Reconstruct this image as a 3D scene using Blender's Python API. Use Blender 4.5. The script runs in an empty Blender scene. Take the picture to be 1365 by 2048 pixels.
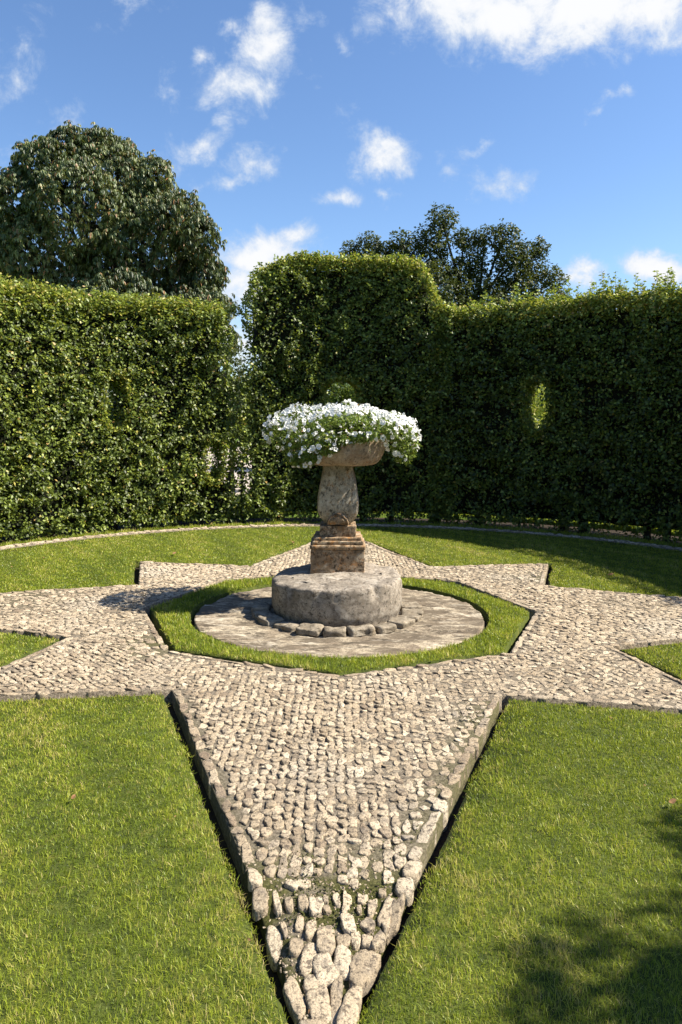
import bpy, bmesh, math, random
import numpy as np
from mathutils import Vector, noise as mnoise

R = math.radians
rng = np.random.default_rng(7)
random.seed(7)
scene = bpy.context.scene

# ------------------------------------------------------------------ camera
CAM = (0.0, -6.45, 1.6)
cd = bpy.data.cameras.new("camera")
cam = bpy.data.objects.new("camera", cd)
scene.collection.objects.link(cam)
cam.location = CAM
cam.rotation_euler = (R(90), -0.008, 0)
cd.sensor_fit = 'HORIZONTAL'; cd.sensor_width = 36.0
cd.lens = 1500 / 1365 * 36.0
cd.shift_y = -(1024 - 848) / 1365
cd.clip_start = 0.05; cd.clip_end = 3000
scene.camera = cam

# ------------------------------------------------------------------ light and view
SUN = Vector((1.0, -0.05, 1.08)).normalized()
sd = bpy.data.lights.new("sun", 'SUN'); sd.energy = 5.0; sd.angle = R(0.55); sd.color = (1.0, 0.92, 0.78)
sun = bpy.data.objects.new("sun", sd); scene.collection.objects.link(sun)
sun.rotation_euler = SUN.to_track_quat('Z', 'Y').to_euler()
vs = scene.view_settings
vs.view_transform = 'Standard'; vs.look = 'None'; vs.gamma = 1.0; vs.exposure = 1.25
scene.cycles.max_bounces = 6; scene.cycles.diffuse_bounces = 3; scene.cycles.glossy_bounces = 2
scene.cycles.transmission_bounces = 4; scene.cycles.transparent_max_bounces = 4
scene.cycles.use_denoising = True

world = bpy.data.worlds.new("World"); scene.world = world; world.use_nodes = True
wt = world.node_tree; wt.nodes.clear()


class NB:
    """small node graph helper"""
    def __init__(s, tree): s.t = tree
    def n(s, kind, **kw):
        nd = s.t.nodes.new(kind)
        for k, v in kw.items(): setattr(nd, k, v)
        return nd
    def l(s, a, b): s.t.links.new(a, b)
    def put(s, sock, v):
        if hasattr(v, 'is_output') or isinstance(v, bpy.types.NodeSocket): s.l(v, sock)
        else: sock.default_value = v
    def m(s, op, a, b=None, c=None, clamp=False):
        nd = s.n('ShaderNodeMath', operation=op, use_clamp=clamp)
        s.put(nd.inputs[0], a)
        if b is not None: s.put(nd.inputs[1], b)
        if c is not None: s.put(nd.inputs[2], c)
        return nd.outputs[0]
    def vm(s, op, a, b=None):
        nd = s.n('ShaderNodeVectorMath', operation=op)
        s.put(nd.inputs[0], a)
        if b is not None: s.put(nd.inputs[1], b)
        return nd
    def noise(s, vec, scale, detail=4, rough=0.55, dist=0.0):
        nd = s.n('ShaderNodeTexNoise'); s.put(nd.inputs['Vector'], vec)
        nd.inputs['Scale'].default_value = scale; nd.inputs['Detail'].default_value = detail
        nd.inputs['Roughness'].default_value = rough; nd.inputs['Distortion'].default_value = dist
        return nd
    def ramp(s, fac, stops, interp='LINEAR'):
        nd = s.n('ShaderNodeValToRGB'); nd.color_ramp.interpolation = interp
        e = nd.color_ramp.elements
        while len(e) < len(stops): e.new(0.5)
        for i, (p, c) in enumerate(stops):
            e[i].position = p; e[i].color = (c[0], c[1], c[2], 1) if not isinstance(c, (int, float)) else (c, c, c, 1)
        s.put(nd.inputs[0], fac); return nd.outputs[0]
    def mixc(s, fac, a, b, blend='MIX'):
        nd = s.n('ShaderNodeMix', data_type='RGBA', blend_type=blend)
        s.put(nd.inputs[0], fac)
        for sock, v in ((nd.inputs[6], a), (nd.inputs[7], b)):
            if isinstance(v, tuple): v = (v[0], v[1], v[2], 1)
            s.put(sock, v)
        return nd.outputs[2]
    def smooth(s, v, lo, hi):
        nd = s.n('ShaderNodeMapRange', interpolation_type='SMOOTHSTEP')
        s.put(nd.inputs[0], v); nd.inputs[1].default_value = lo; nd.inputs[2].default_value = hi
        return nd.outputs[0]


w = NB(wt)
sky = w.n('ShaderNodeTexSky', sky_type='NISHITA')
sky.sun_disc = False
sky.sun_elevation = math.asin(SUN.z); sky.sun_rotation = math.atan2(SUN.x, SUN.y)
sky.air_density = 1.0; sky.dust_density = 0.5; sky.ozone_density = 3.0; sky.altitude = 200
hsv = w.n('ShaderNodeHueSaturation'); hsv.inputs['Saturation'].default_value = 1.10; hsv.inputs['Hue'].default_value = 0.503
w.l(sky.outputs[0], hsv.inputs['Color'])
bg = w.n('ShaderNodeBackground'); w.l(hsv.outputs[0], bg.inputs[0]); bg.inputs[1].default_value = 0.086
tc = w.n('ShaderNodeTexCoord')
sep = w.n('ShaderNodeSeparateXYZ'); w.l(tc.outputs['Generated'], sep.inputs[0])
yy = w.m('MAXIMUM', sep.outputs[1], 0.05)
u = w.m('DIVIDE', sep.outputs[0], yy); v = w.m('DIVIDE', sep.outputs[2], yy)
comb = w.n('ShaderNodeCombineXYZ'); w.l(u, comb.inputs[0]); w.l(v, comb.inputs[1])
uv = comb.outputs[0]
warp = w.noise(uv, 9.0, 5, 0.62)
wv = w.vm('SUBTRACT', warp.outputs['Color'], (0.5, 0.5, 0.5))
wv2 = w.n('ShaderNodeVectorMath', operation='SCALE'); w.l(wv.outputs[0], wv2.inputs[0]); wv2.inputs['Scale'].default_value = 0.10
uvw = w.vm('ADD', uv, wv2.outputs[0]).outputs[0]
# direction of each cloud: (bearing, height, half width, half height, thickness), tangent of angle * 1500
CLOUDS = [(300, 835, 190, 78, 1.5), (470, 845, 200, 85, 1.6), (625, 840, 110, 72, 1.2), (170, 830, 90, 60, .9),
          (-165, 748, 62, 85, 1.15), (-205, 690, 85, 36, .9), (-150, 690, 48, 48, .9), (-342, 670, 25, 32, .6),
          (-240, 805, 34, 18, .6), (-68, 805, 45, 30, .5), (-285, 735, 20, 22, .5), (0, 745, 14, 20, .35),
          (-280, 563, 52, 24, .8), (-355, 548, 36, 36, .6), (-222, 610, 16, 42, .5),
          (-180, 525, 42, 36, 1.0), (-215, 490, 55, 20, .8), (-288, 478, 22, 16, .5),
          (78, 534, 62, 34, 1.05), (15, 575, 34, 34, .45), (-28, 540, 22, 20, .4), (-5, 452, 58, 24, .85), (92, 476, 16, 16, .6),
          (282, 556, 32, 15, .6), (225, 532, 26, 18, .45), (330, 488, 56, 26, .5), (362, 480, 26, 14, .5),
          (540, 662, 50, 11, .5), (505, 642, 20, 12, .4),
          (-170, 335, 88, 50, 1.3), (-110, 362, 44, 28, .9), (-205, 262, 75, 60, 1.2), (-150, 180, 90, 70, 1.1),
          (635, 318, 80, 30, 1.5), (480, 300, 60, 20, 1.1), (690, 250, 120, 30, .8),
          (-620, 565, 50, 30, .35), (-550, 605, 30, 18, .25), (-545, 800, 38, 28, .12), (-410, 840, 40, 16, .2),
          (-900, 700, 200, 80, .9), (1100, 600, 240, 90, 1.0), (1000, 300, 160, 50, .9), (-1000, 330, 200, 50, .9)]
acc = None
for (cx, cy, rx, ry, th) in CLOUDS:
    d = w.vm('SUBTRACT', uvw, (cx / 1500, cy / 1500, 0)).outputs[0]
    d = w.vm('MULTIPLY', d, (1500 / (rx * 1.5), 1500 / (ry * 1.5), 0)).outputs[0]
    ln = w.n('ShaderNodeVectorMath', operation='LENGTH'); w.l(d, ln.inputs[0])
    f = w.m('MULTIPLY', w.m('SUBTRACT', 1.0, ln.outputs['Value']), th)
    acc = f if acc is None else w.m('SMOOTH_MAX', acc, f, 0.12)
fb = w.noise(uv, 15.0, 10, 0.68, 0.3)
fb2 = w.noise(uv, 5.0, 3, 0.5)
dn = w.m('ADD', acc, w.m('MULTIPLY', w.m('SUBTRACT', fb.outputs['Fac'], 0.5), 2.5))
cov = w.m('MULTIPLY', w.smooth(dn, 0.06, 1.08), w.smooth(sep.outputs[1], 0.0, 0.2))
shade = w.smooth(w.m('ADD', dn, w.m('MULTIPLY', w.m('SUBTRACT', fb2.outputs['Fac'], .5), 1.2)), 0.2, 1.3)
ccol = w.mixc(shade, (0.66, 0.76, 0.90), (0.97, 0.98, 1.0))
cbg = w.n('ShaderNodeBackground'); w.l(ccol, cbg.inputs[0]); cbg.inputs[1].default_value = 0.425
mixs = w.n('ShaderNodeMixShader'); w.l(cov, mixs.inputs[0]); w.l(bg.outputs[0], mixs.inputs[1]); w.l(cbg.outputs[0], mixs.inputs[2])
wo = w.n('ShaderNodeOutputWorld'); w.l(mixs.outputs[0], wo.inputs[0])
world.cycles.sampling_method = 'MANUAL'; world.cycles.sample_map_resolution = 512


# ------------------------------------------------------------------ object helpers
def link(o):
    scene.collection.objects.link(o); return o


def tag(o, label=None, cat=None, group=None, kind=None):
    if label: o['label'] = label
    if cat: o['category'] = cat
    if group: o['group'] = group
    if kind: o['kind'] = kind
    return o


def empty(name, loc, label, cat, group=None):
    o = bpy.data.objects.new(name, None); o.location = loc; o.empty_display_size = 0.1
    link(o); return tag(o, label, cat, group)


def npmesh(name, V, faces, mat, attrs=None, smooth=False, parent=None):
    """faces: list of int arrays, each (n,k)"""
    me = bpy.data.meshes.new(name)
    V = np.asarray(V, np.float32)
    me.vertices.add(len(V)); me.vertices.foreach_set('co', V.ravel())
    tot = sum(f.size for f in faces); npoly = sum(len(f) for f in faces)
    me.loops.add(tot); me.polygons.add(npoly)
    li = np.concatenate([f.ravel() for f in faces]).astype(np.int32)
    ln = np.concatenate([np.full(len(f), f.shape[1], np.int32) for f in faces])
    st = np.concatenate([[0], np.cumsum(ln)[:-1]]).astype(np.int32)
    me.loops.foreach_set('vertex_index', li)
    me.polygons.foreach_set('loop_start', st)
    me.polygons.foreach_set('loop_total', ln)
    if smooth: me.polygons.foreach_set('use_smooth', np.ones(npoly, bool))
    for k, a in (attrs or {}).items():
        at = me.attributes.new(k, 'FLOAT', 'POINT'); at.data.foreach_set('value', np.asarray(a, np.float32))
    me.update(calc_edges=True); me.validate()
    me.materials.append(mat)
    o = bpy.data.objects.new(name, me); link(o)
    if parent: o.parent = parent
    return o


def bmobj(name, bm, mat, parent=None, smooth=False):
    me = bpy.data.meshes.new(name); bm.normal_update(); bm.to_mesh(me); bm.free()
    if smooth:
        for p in me.polygons: p.use_smooth = True
    me.materials.append(mat)
    o = bpy.data.objects.new(name, me); link(o)
    if parent: o.parent = parent
    return o


def unit(a):
    return a / np.maximum(np.linalg.norm(a, axis=-1, keepdims=True), 1e-9)


def snoise(P, scale, seed=0.0):
    """cheap smooth pseudo noise from summed sines, about -1..1"""
    r = np.random.default_rng(int(seed * 1000) + 11)
    out = np.zeros(len(P))
    for k in range(7):
        d = r.normal(size=P.shape[1]); d /= np.linalg.norm(d)
        f = scale * (0.6 + 0.25 * k)
        out += np.sin(P @ d * f * 6.283 + r.uniform(0, 6.28)) / (1 + .35 * k)
    return out / 2.6


# ------------------------------------------------------------------ materials
def newmat(name):
    m = bpy.data.materials.new(name); m.use_nodes = True; m.node_tree.nodes.clear()
    return m, NB(m.node_tree)


def finish(b, shader, disp=None):
    o = b.n('ShaderNodeOutputMaterial'); b.l(shader, o.inputs[0])


def leaf_mat(name, stops, trans=0.35, tcol=(0.35, 0.5, 0.06), rough=0.45, spec=0.5, tmul=1.0):
    m, b = newmat(name)
    a = b.n('ShaderNodeAttribute', attribute_name='tint')
    col = b.ramp(a.outputs['Fac'], stops)
    p = b.n('ShaderNodeBsdfPrincipled'); b.l(col, p.inputs['Base Color'])
    p.inputs['Roughness'].default_value = rough; p.inputs['Specular IOR Level'].default_value = spec
    t = b.n('ShaderNodeBsdfTranslucent')
    tc_ = b.mixc(0.55, col, tcol); b.l(tc_, t.inputs[0])
    mx = b.n('ShaderNodeMixShader'); mx.inputs[0].default_value = trans
    b.l(p.outputs[0], mx.inputs[1]); b.l(t.outputs[0], mx.inputs[2])
    finish(b, mx.outputs[0]); return m


M = {}
M['grass'] = leaf_mat('grass', [(0, (.070, .110, .012)), (.35, (.175, .240, .020)), (.65, (.320, .385, .036)), (.86, (.45, .44, .07)), (1, (.52, .42, .18))],
                      0.36, (.42, .48, .03), 0.45, 0.4)
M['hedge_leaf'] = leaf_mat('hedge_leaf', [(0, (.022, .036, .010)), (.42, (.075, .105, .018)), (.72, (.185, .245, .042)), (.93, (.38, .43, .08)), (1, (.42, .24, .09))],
                           0.30, (.40, .46, .03), 0.45, 0.4)
M['chestnut_leaf'] = leaf_mat('chestnut_leaf', [(0, (.024, .038, .014)), (.5, (.068, .098, .034)), (.9, (.20, .235, .095)), (1, (.26, .14, .06))],
                              0.15, (.20, .22, .03), 0.45, 0.35)
M['oak_leaf'] = leaf_mat('oak_leaf', [(0, (.024, .038, .010)), (.6, (.055, .072, .018)), (1, (.13, .13, .035))], 0.22, (.18, .22, .02), 0.5, 0.3)
M['bush_leaf'] = leaf_mat('bush_leaf', [(0, (.05, .09, .03)), (.6, (.11, .17, .05)), (1, (.30, .36, .12))], 0.35, (.4, .5, .05), 0.5, 0.3)
M['moss'] = leaf_mat('moss', [(0, (.030, .034, .012)), (1, (.11, .12, .035))], 0.1, (.1, .12, .03), 0.8, 0.1)
M['sunlit_tone_leaf'] = leaf_mat('sunlit_tone_leaf', [(0, (.20, .26, .04)), (.6, (.38, .44, .07)), (1, (.55, .56, .16))], 0.4, (.6, .62, .05), 0.5, 0.3)  # sunlight put into the leaf colour of the shrub behind the right slot
M['petunia_leaf'] = leaf_mat('petunia_leaf', [(0, (.05, .09, .015)), (.6, (.14, .20, .028)), (.93, (.26, .31, .05)), (1, (.26, .13, .06))], 0.3, (.3, .42, .04), 0.5, 0.35)


def flat_mat(name, stops, scale, detail=6, rough=0.9, bump=0.3, bscale=None, bdist=0.01, spec=0.2):
    m, b = newmat(name)
    g = b.n('ShaderNodeNewGeometry')
    n1 = b.noise(g.outputs['Position'], scale, detail, 0.65)
    col = b.ramp(n1.outputs['Fac'], stops)
    p = b.n('ShaderNodeBsdfPrincipled'); b.l(col, p.inputs['Base Color']); p.inputs['Roughness'].default_value = rough
    p.inputs['Specular IOR Level'].default_value = spec
    bn = b.noise(g.outputs['Position'], bscale or scale * 4, 5, 0.7)
    bp = b.n('ShaderNodeBump'); bp.inputs['Strength'].default_value = bump; bp.inputs['Distance'].default_value = bdist
    b.l(bn.outputs['Fac'], bp.inputs['Height']); b.l(bp.outputs[0], p.inputs['Normal'])
    finish(b, p.outputs[0]); return m


M['soil'] = flat_mat('soil', [(.3, (.014, .010, .006)), (.7, (.045, .033, .022))], 9, bump=.8, bdist=.02)
M['turf'] = flat_mat('turf', [(.35, (.035, .048, .010)), (.55, (.075, .095, .016)), (.75, (.13, .12, .03))], 14, bump=.8, bdist=.02)
M['field'] = flat_mat('field', [(.35, (.06, .11, .015)), (.6, (.11, .17, .025)), (.8, (.18, .20, .04))], 1.6, bump=.8, bscale=40, bdist=.03)
M['bark'] = flat_mat('bark', [(.3, (.030, .026, .020)), (.7, (.085, .075, .055))], 12, bump=.8, bdist=.01)
M['core_dark'] = flat_mat('core_dark', [(.35, (.007, .008, .004)), (.7, (.022, .026, .010))], 16, bump=1.0, bdist=.05)  # near-black, shade deep in the hedge put into the colour
M['gravel'] = flat_mat('gravel', [(.3, (.30, .25, .21)), (.7, (.52, .45, .39))], 30, bump=.5, bdist=.01)
M['dead_leaf'] = flat_mat('dead_leaf', [(.3, (.13, .065, .03)), (.7, (.30, .18, .09))], 40, bump=.2)
M['far_wood'] = leaf_mat('far_wood', [(0, (.02, .045, .02)), (1, (.08, .12, .04))], 0.2)


def cobble_mat():
    m, b = newmat('cobble_stone')
    g = b.n('ShaderNodeNewGeometry'); pos = g.outputs['Position']
    a = b.n('ShaderNodeAttribute', attribute_name='tint')
    base = b.ramp(a.outputs['Fac'], [(0, (.26, .195, .135)), (.35, (.42, .335, .23)), (.7, (.56, .455, .32)), (1, (.70, .595, .44))])
    n1 = b.noise(pos, 1.1, 3, .5)                   # worn pale areas and duller areas
    n2 = b.noise(pos, 55, 6, .7)                    # fine lichen speckle
    n3 = b.noise(pos, 14, 5, .65, .4)
    c = b.mixc(b.smooth(n3.outputs['Fac'], .48, .72), base, (.25, .21, .165))
    c = b.mixc(b.m('MULTIPLY', b.smooth(n1.outputs['Fac'], .50, .68), .4), c, (.60, .54, .44))
    c = b.mixc(b.m('MULTIPLY', b.smooth(n2.outputs['Fac'], .50, .62), .80), c, (.075, .06, .048))
    c = b.mixc(b.m('MULTIPLY', b.smooth(b.noise(pos, 150, 3, .6).outputs['Fac'], .52, .62), .5), c, (.12, .10, .08))
    c = b.mixc(b.m('MULTIPLY', b.smooth(b.noise(pos, 37, 4, .6).outputs['Fac'], .60, .72), .7), c, (.62, .54, .41))
    p = b.n('ShaderNodeBsdfPrincipled'); b.l(c, p.inputs['Base Color']); p.inputs['Roughness'].default_value = .85
    p.inputs['Specular IOR Level'].default_value = .25
    bn = b.noise(pos, 90, 6, .75)
    bp = b.n('ShaderNodeBump'); bp.inputs['Strength'].default_value = 1.0; bp.inputs['Distance'].default_value = .013
    b.l(bn.outputs['Fac'], bp.inputs['Height']); b.l(bp.outputs[0], p.inputs['Normal'])
    finish(b, p.outputs[0]); return m


def mortar_mat():
    m, b = newmat('mortar')
    g = b.n('ShaderNodeNewGeometry'); pos = g.outputs['Position']
    n1 = b.noise(pos, 60, 6, .75); n2 = b.noise(pos, 1.6, 4, .6); n3 = b.noise(pos, 5, 5, .65)
    c = b.ramp(n1.outputs['Fac'], [(.34, (.065, .054, .042)), (.50, (.17, .142, .108)), (.68, (.36, .31, .235))])
    a = b.n('ShaderNodeAttribute', attribute_name='moss')
    mf = b.m('MULTIPLY', a.outputs['Fac'], b.smooth(n3.outputs['Fac'], .32, .50))
    mc = b.ramp(b.noise(pos, 110, 4, .7).outputs['Fac'], [(.35, (.030, .032, .012)), (.55, (.085, .085, .025)), (.7, (.15, .14, .06))])
    c = b.mixc(mf, c, mc)
    p = b.n('ShaderNodeBsdfPrincipled'); b.l(c, p.inputs['Base Color']); p.inputs['Roughness'].default_value = .95
    p.inputs['Specular IOR Level'].default_value = .15
    bp = b.n('ShaderNodeBump'); bp.inputs['Strength'].default_value = 1.0; bp.inputs['Distance'].default_value = .012
    bn = b.noise(pos, 75, 6, .75)
    b.l(bn.outputs['Fac'], bp.inputs['Height']); b.l(bp.outputs[0], p.inputs['Normal'])
    finish(b, p.outputs[0]); return m


def rock_mat(name, c1, c2, cdark, cpale, corange, orange=.5, dark=.5, pale=.4, scale=1.0, stretch=(1, 1, 1), blot=0.0):
    """weathered limestone: two body tones, dark crust, pale and orange lichen, all with shapes of their own"""
    m, b = newmat(name)
    g = b.n('ShaderNodeNewGeometry'); pos = g.outputs['Position']
    nb = b.noise(pos, 6 * scale, 8, .72, .3); no = b.noise(pos, 9 * scale, 8, .75, .3)
    mp = b.n('ShaderNodeMapping'); b.l(pos, mp.inputs[0]); mp.inputs['Scale'].default_value = stretch
    nd = b.noise(mp.outputs[0], 14 * scale, 12, .82, .15); npale = b.noise(pos, 22 * scale, 10, .82); nf = b.noise(pos, 130 * scale, 5, .75)
    c = b.mixc(b.smooth(nb.outputs['Fac'], .38, .62), c1, c2)
    c = b.mixc(b.smooth(no.outputs['Fac'], .66 - .3 * orange, .80 - .3 * orange), c, corange)
    c = b.mixc(b.m('MULTIPLY', b.smooth(nd.outputs['Fac'], .70 - .26 * dark, .79 - .26 * dark), .92), c, cdark)
    c = b.mixc(b.m('MULTIPLY', b.smooth(npale.outputs['Fac'], .70 - .25 * pale, .80 - .25 * pale), .75), c, cpale)
    c = b.mixc(b.m('MULTIPLY', b.smooth(nf.outputs['Fac'], .50, .60), .6), c, cdark)
    if blot > 0:
        nB = b.noise(mp.outputs[0], 4.5, 9, .68, .6)
        c = b.mixc(b.m('MULTIPLY', b.smooth(nB.outputs['Fac'], .47, .56), blot), c, tuple(.35 * x_ + .5 * y_ for x_, y_ in zip(c1, cdark)))
        c = b.mixc(b.m('MULTIPLY', b.smooth(b.noise(mp.outputs[0], 6, 9, .7, .4).outputs['Fac'], .54, .64), blot * .7), c, cpale)
    p = b.n('ShaderNodeBsdfPrincipled'); b.l(c, p.inputs['Base Color']); p.inputs['Roughness'].default_value = .9
    p.inputs['Specular IOR Level'].default_value = .2
    bp = b.n('ShaderNodeBump'); bp.inputs['Strength'].default_value = .9; bp.inputs['Distance'].default_value = .006
    hh = b.m('ADD', nd.outputs['Fac'], b.m('MULTIPLY', nf.outputs['Fac'], .6))
    b.l(hh, bp.inputs['Height']); b.l(bp.outputs[0], p.inputs['Normal'])
    finish(b, p.outputs[0]); return m


M['cobble'] = cobble_mat(); M['mortar'] = mortar_mat()
M['millstone'] = rock_mat('millstone', (.27, .23, .185), (.40, .35, .29), (.045, .038, .030), (.62, .58, .51), (.32, .24, .15), .35, .76, .66, 2.4, (1, 1, 1), .45)
M['plaza'] = rock_mat('plaza', (.22, .175, .125), (.40, .34, .25), (.06, .048, .035), (.56, .50, .40), (.18, .14, .10), .5, .80, .5, .7, (.45, 1.5, 1), .85)
M['ped_orange'] = rock_mat('ped_orange', (.36, .25, .15), (.52, .40, .27), (.040, .028, .018), (.68, .60, .46), (.44, .21, .07), .60, .85, .45, 2.5, (1, 1, 1), .55)
M['ped_grey'] = rock_mat('ped_grey', (.40, .34, .24), (.56, .49, .37), (.045, .035, .022), (.74, .69, .58), (.42, .23, .08), .45, .80, .66, 2.5, (1, 1, .6), .45)
M['basin'] = rock_mat('basin', (.36, .26, .165), (.48, .39, .28), (.06, .045, .03), (.64, .58, .48), (.42, .25, .12), .42, .74, .55, 2.2, (1, 1, .6), .35)
M['edging'] = rock_mat('edging', (.24, .20, .15), (.36, .31, .24), (.05, .042, .03), (.54, .49, .40), (.26, .20, .13), .4, .74, .5, 1.7, (1, 1, 1), .5)
m, b = newmat('petal')
p = b.n('ShaderNodeBsdfPrincipled'); p.inputs['Base Color'].default_value = (.80, .80, .76, 1); p.inputs['Roughness'].default_value = .6
t = b.n('ShaderNodeBsdfTranslucent'); t.inputs[0].default_value = (.8, .82, .84, 1)
mx = b.n('ShaderNodeMixShader'); mx.inputs[0].default_value = .3
b.l(p.outputs[0], mx.inputs[1]); b.l(t.outputs[0], mx.inputs[2]); finish(b, mx.outputs[0]); M['petal'] = m
M['throat'] = flat_mat('throat', [(.3, (.35, .40, .10)), (.7, (.55, .55, .2))], 30, bump=.1)

# ------------------------------------------------------------------ plan of the garden (metres, origin at the star's centre)
C0 = np.array([0.2, 0.1])            # centre of the lawn circle
HC = np.array([0.3, 0.1])            # centre of the hedge ring
STAR = np.array([(-0.035, -4.55), (0.97, -2.0), (2.30, -2.27), (1.97, -1.02), (4.7, 0.0), (2.03, 1.02), (2.42, 2.26), (1.02, 2.0),
                 (0.0, 4.72), (-1.01, 1.95), (-2.30, 2.17), (-1.98, 0.93), (-4.75, 0.0), (-2.01, -0.87), (-2.34, -2.14), (-1.0, -1.96)])
OCT = np.array([(1.69 * math.sin(R(a)), -1.69 * math.cos(R(a))) for a in range(0, 360, 45)])
PLAZA_R = 1.22


def inpoly(P, poly):
    x, y = P[:, 0], P[:, 1]; c = np.zeros(len(P), bool); n = len(poly)
    for i in range(n):
        x0, y0 = poly[i]; x1, y1 = poly[(i + 1) % n]
        if y0 == y1: continue
        k = ((y0 > y) != (y1 > y)) & (x < (x1 - x0) * (y - y0) / (y1 - y0) + x0)
        c ^= k
    return c


def offset(poly, g):
    n = len(poly); out = []
    for i in range(n):
        p0, p1, p2 = poly[i - 1], poly[i], poly[(i + 1) % n]
        d1 = (p1 - p0) / np.linalg.norm(p1 - p0); d2 = (p2 - p1) / np.linalg.norm(p2 - p1)
        n1 = np.array([d1[1], -d1[0]]); n2 = np.array([d2[1], -d2[0]])   # outward for counter-clockwise
        k = n1 + n2; k = k / np.linalg.norm(k)
        out.append(p1 + k * g / max(0.3, k @ n1))
    return np.array(out)


GAP = 0.052
STAR_O = offset(STAR, GAP); OCT_I = offset(OCT, -GAP)


def polyrad(th, poly, c=(0, 0)):
    """distance from c to the polygon along direction th (angle from +x)"""
    d = np.array([math.cos(th), math.sin(th)]); best = None
    for i in range(len(poly)):
        a = poly[i] - c; e = poly[(i + 1) % len(poly)] - poly[i]
        det = d[0] * (-e[1]) + e[0] * d[1]
        if abs(det) < 1e-9: continue
        s = (a[0] * (-e[1]) + e[0] * a[1]) / det
        q = (d[0] * a[1] - d[1] * a[0]) / det
        if s > 0 and -1e-6 <= q <= 1 + 1e-6: best = s if best is None else min(best, s)
    return best


def angles(poly, n=720):
    a = [2 * math.pi * k / n for k in range(n)]
    a += [math.atan2(p[1], p[0]) % (2 * math.pi) for p in poly]
    return np.array(sorted(set(round(x, 6) for x in a)))


def polar_slab(name, ths, rin, rout, ztop, zbot, mat, rings=8, zfun=None, attrs=None):
    """ring-shaped slab with vertical side walls; rin/rout arrays per angle"""
    n = len(ths); V = []
    for j in range(rings + 1):
        r = rin + (rout - rin) * j / rings
        x = r * np.cos(ths); y = r * np.sin(ths)
        z = np.full(n, ztop) if zfun is None else ztop + zfun(np.stack([x, y], 1))
        V.append(np.stack([x, y, z], 1))
    top = np.concatenate(V)
    inner = V[0].copy(); inner[:, 2] = zbot; outer = V[-1].copy(); outer[:, 2] = zbot
    allv = np.concatenate([top, inner, outer]); F = []
    i0 = np.arange(n); i1 = (i0 + 1) % n
    for j in range(rings):
        a = j * n; bq = (j + 1) * n
        F.append(np.stack([a + i0, bq + i0, bq + i1, a + i1], 1))
    k = (rings + 1) * n
    F.append(np.stack([k + i0, i0, i1, k + i1], 1))
    k2 = k + n; lastr = rings * n
    F.append(np.stack([lastr + i0, k2 + i0, k2 + i1, lastr + i1], 1))
    at = {kk: f(allv) for kk, f in (attrs or {}).items()}
    return npmesh(name, allv, F, mat, at)


def circ(ths, c, r):
    """distance from origin to a circle centred on c along each angle"""
    d = np.stack([np.cos(ths), np.sin(ths)], 1); dc = d @ c
    return dc + np.sqrt(np.maximum(dc ** 2 - (c @ c) + r * r, 0))


# ground sheets -----------------------------------------------------
def disc_sheet(name, r, z, mat, n=96, rings=(0, .02, .1, .4, 1)):
    V = [(0, 0, z)]; F3 = []; F4 = []
    for j in rings[1:]:
        for k in range(n):
            a = 2 * math.pi * k / n; V.append((r * j * math.cos(a), r * j * math.sin(a), z))
    for k in range(n): F3.append((0, 1 + k, 1 + (k + 1) % n))
    for q in range(len(rings) - 2):
        for k in range(n):
            a = 1 + q * n; bq = a + n
            F4.append((a + k, bq + k, bq + (k + 1) % n, a + (k + 1) % n))
    return npmesh(name, V, [np.array(F3), np.array(F4)], mat)


RI, RO = 5.80, 6.75           # hedge ring
tag(disc_sheet('ground_soil', 7.6, -0.085, M['soil'], rings=(0, .3, 1)), kind='structure')
ths = np.linspace(0, 2 * math.pi, 360, endpoint=False)
tag(polar_slab('ground', ths, circ(ths, HC, 7.0), np.full(360, 1500.0), -0.02, -0.3, M['field'], rings=10), kind='structure')

ths = angles(np.concatenate([STAR_O, OCT]), 1440)
rs = np.array([polyrad(t, STAR_O) for t in ths])
rs_j = rs + 0.016 * snoise(np.stack([rs * np.cos(ths), rs * np.sin(ths)], 1), 1.3, 2) + .012 * snoise(np.stack([rs * np.cos(ths), rs * np.sin(ths)], 1), 5, 3)
tag(polar_slab('lawn', ths, rs_j, circ(ths, C0, 5.26), -0.012, -0.12, M['turf'], rings=6), kind='structure')
ro_ = np.array([polyrad(t, OCT_I) for t in ths])
cp = np.array([0.0, -0.05])
tag(polar_slab('lawn_ring', ths, circ(ths, cp, PLAZA_R + .035), ro_, -0.004, -0.12, M['turf'], rings=3), kind='structure')
thc = np.linspace(0, 2 * math.pi, 480, endpoint=False)
tag(polar_slab('outer_lawn', thc, circ(thc, C0, 5.47), circ(thc, HC, 5.72), -0.015, -0.12, M['turf'], rings=2), kind='structure')


def moss(V):
    x, y = V[:, 0], V[:, 1]
    tip = np.clip((-3.5 - y) / .35, 0, 1) * 1.0
    redge = np.clip(1 - np.abs(x - (1.02 + (y + 2.0) * .37)) / .30, 0, 1) * (y < -2.1) * (y > -3.6) * 0.9
    ledge = np.clip(1 - np.abs(x + (1.0 + (y + 2.0) * .37)) / .14, 0, 1) * (y < -2.1) * .5
    j1 = np.exp(-((x + 1.35) ** 2 + (y + 1.05) ** 2) / .08) * .8
    j2 = np.exp(-((x - 2.2) ** 2 + (y - 1.5) ** 2) / .12) * .5 + np.exp(-((x + 2.8) ** 2 + (y - .4) ** 2) / .2) * .4
    return np.clip(np.maximum.reduce([tip, redge, ledge, j1, j2]), 0, 1)


def pave_z(P):
    z = 0.006 * snoise(P, .8, 5)
    tipd = np.clip((-3.85 - P[:, 1]) / .25, 0, 1) * -0.016
    hole = -0.06 * np.exp(-(((P[:, 0] + .235) / .055) ** 2 + ((P[:, 1] + 4.13) / .13) ** 2))
    return z + tipd + hole


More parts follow.
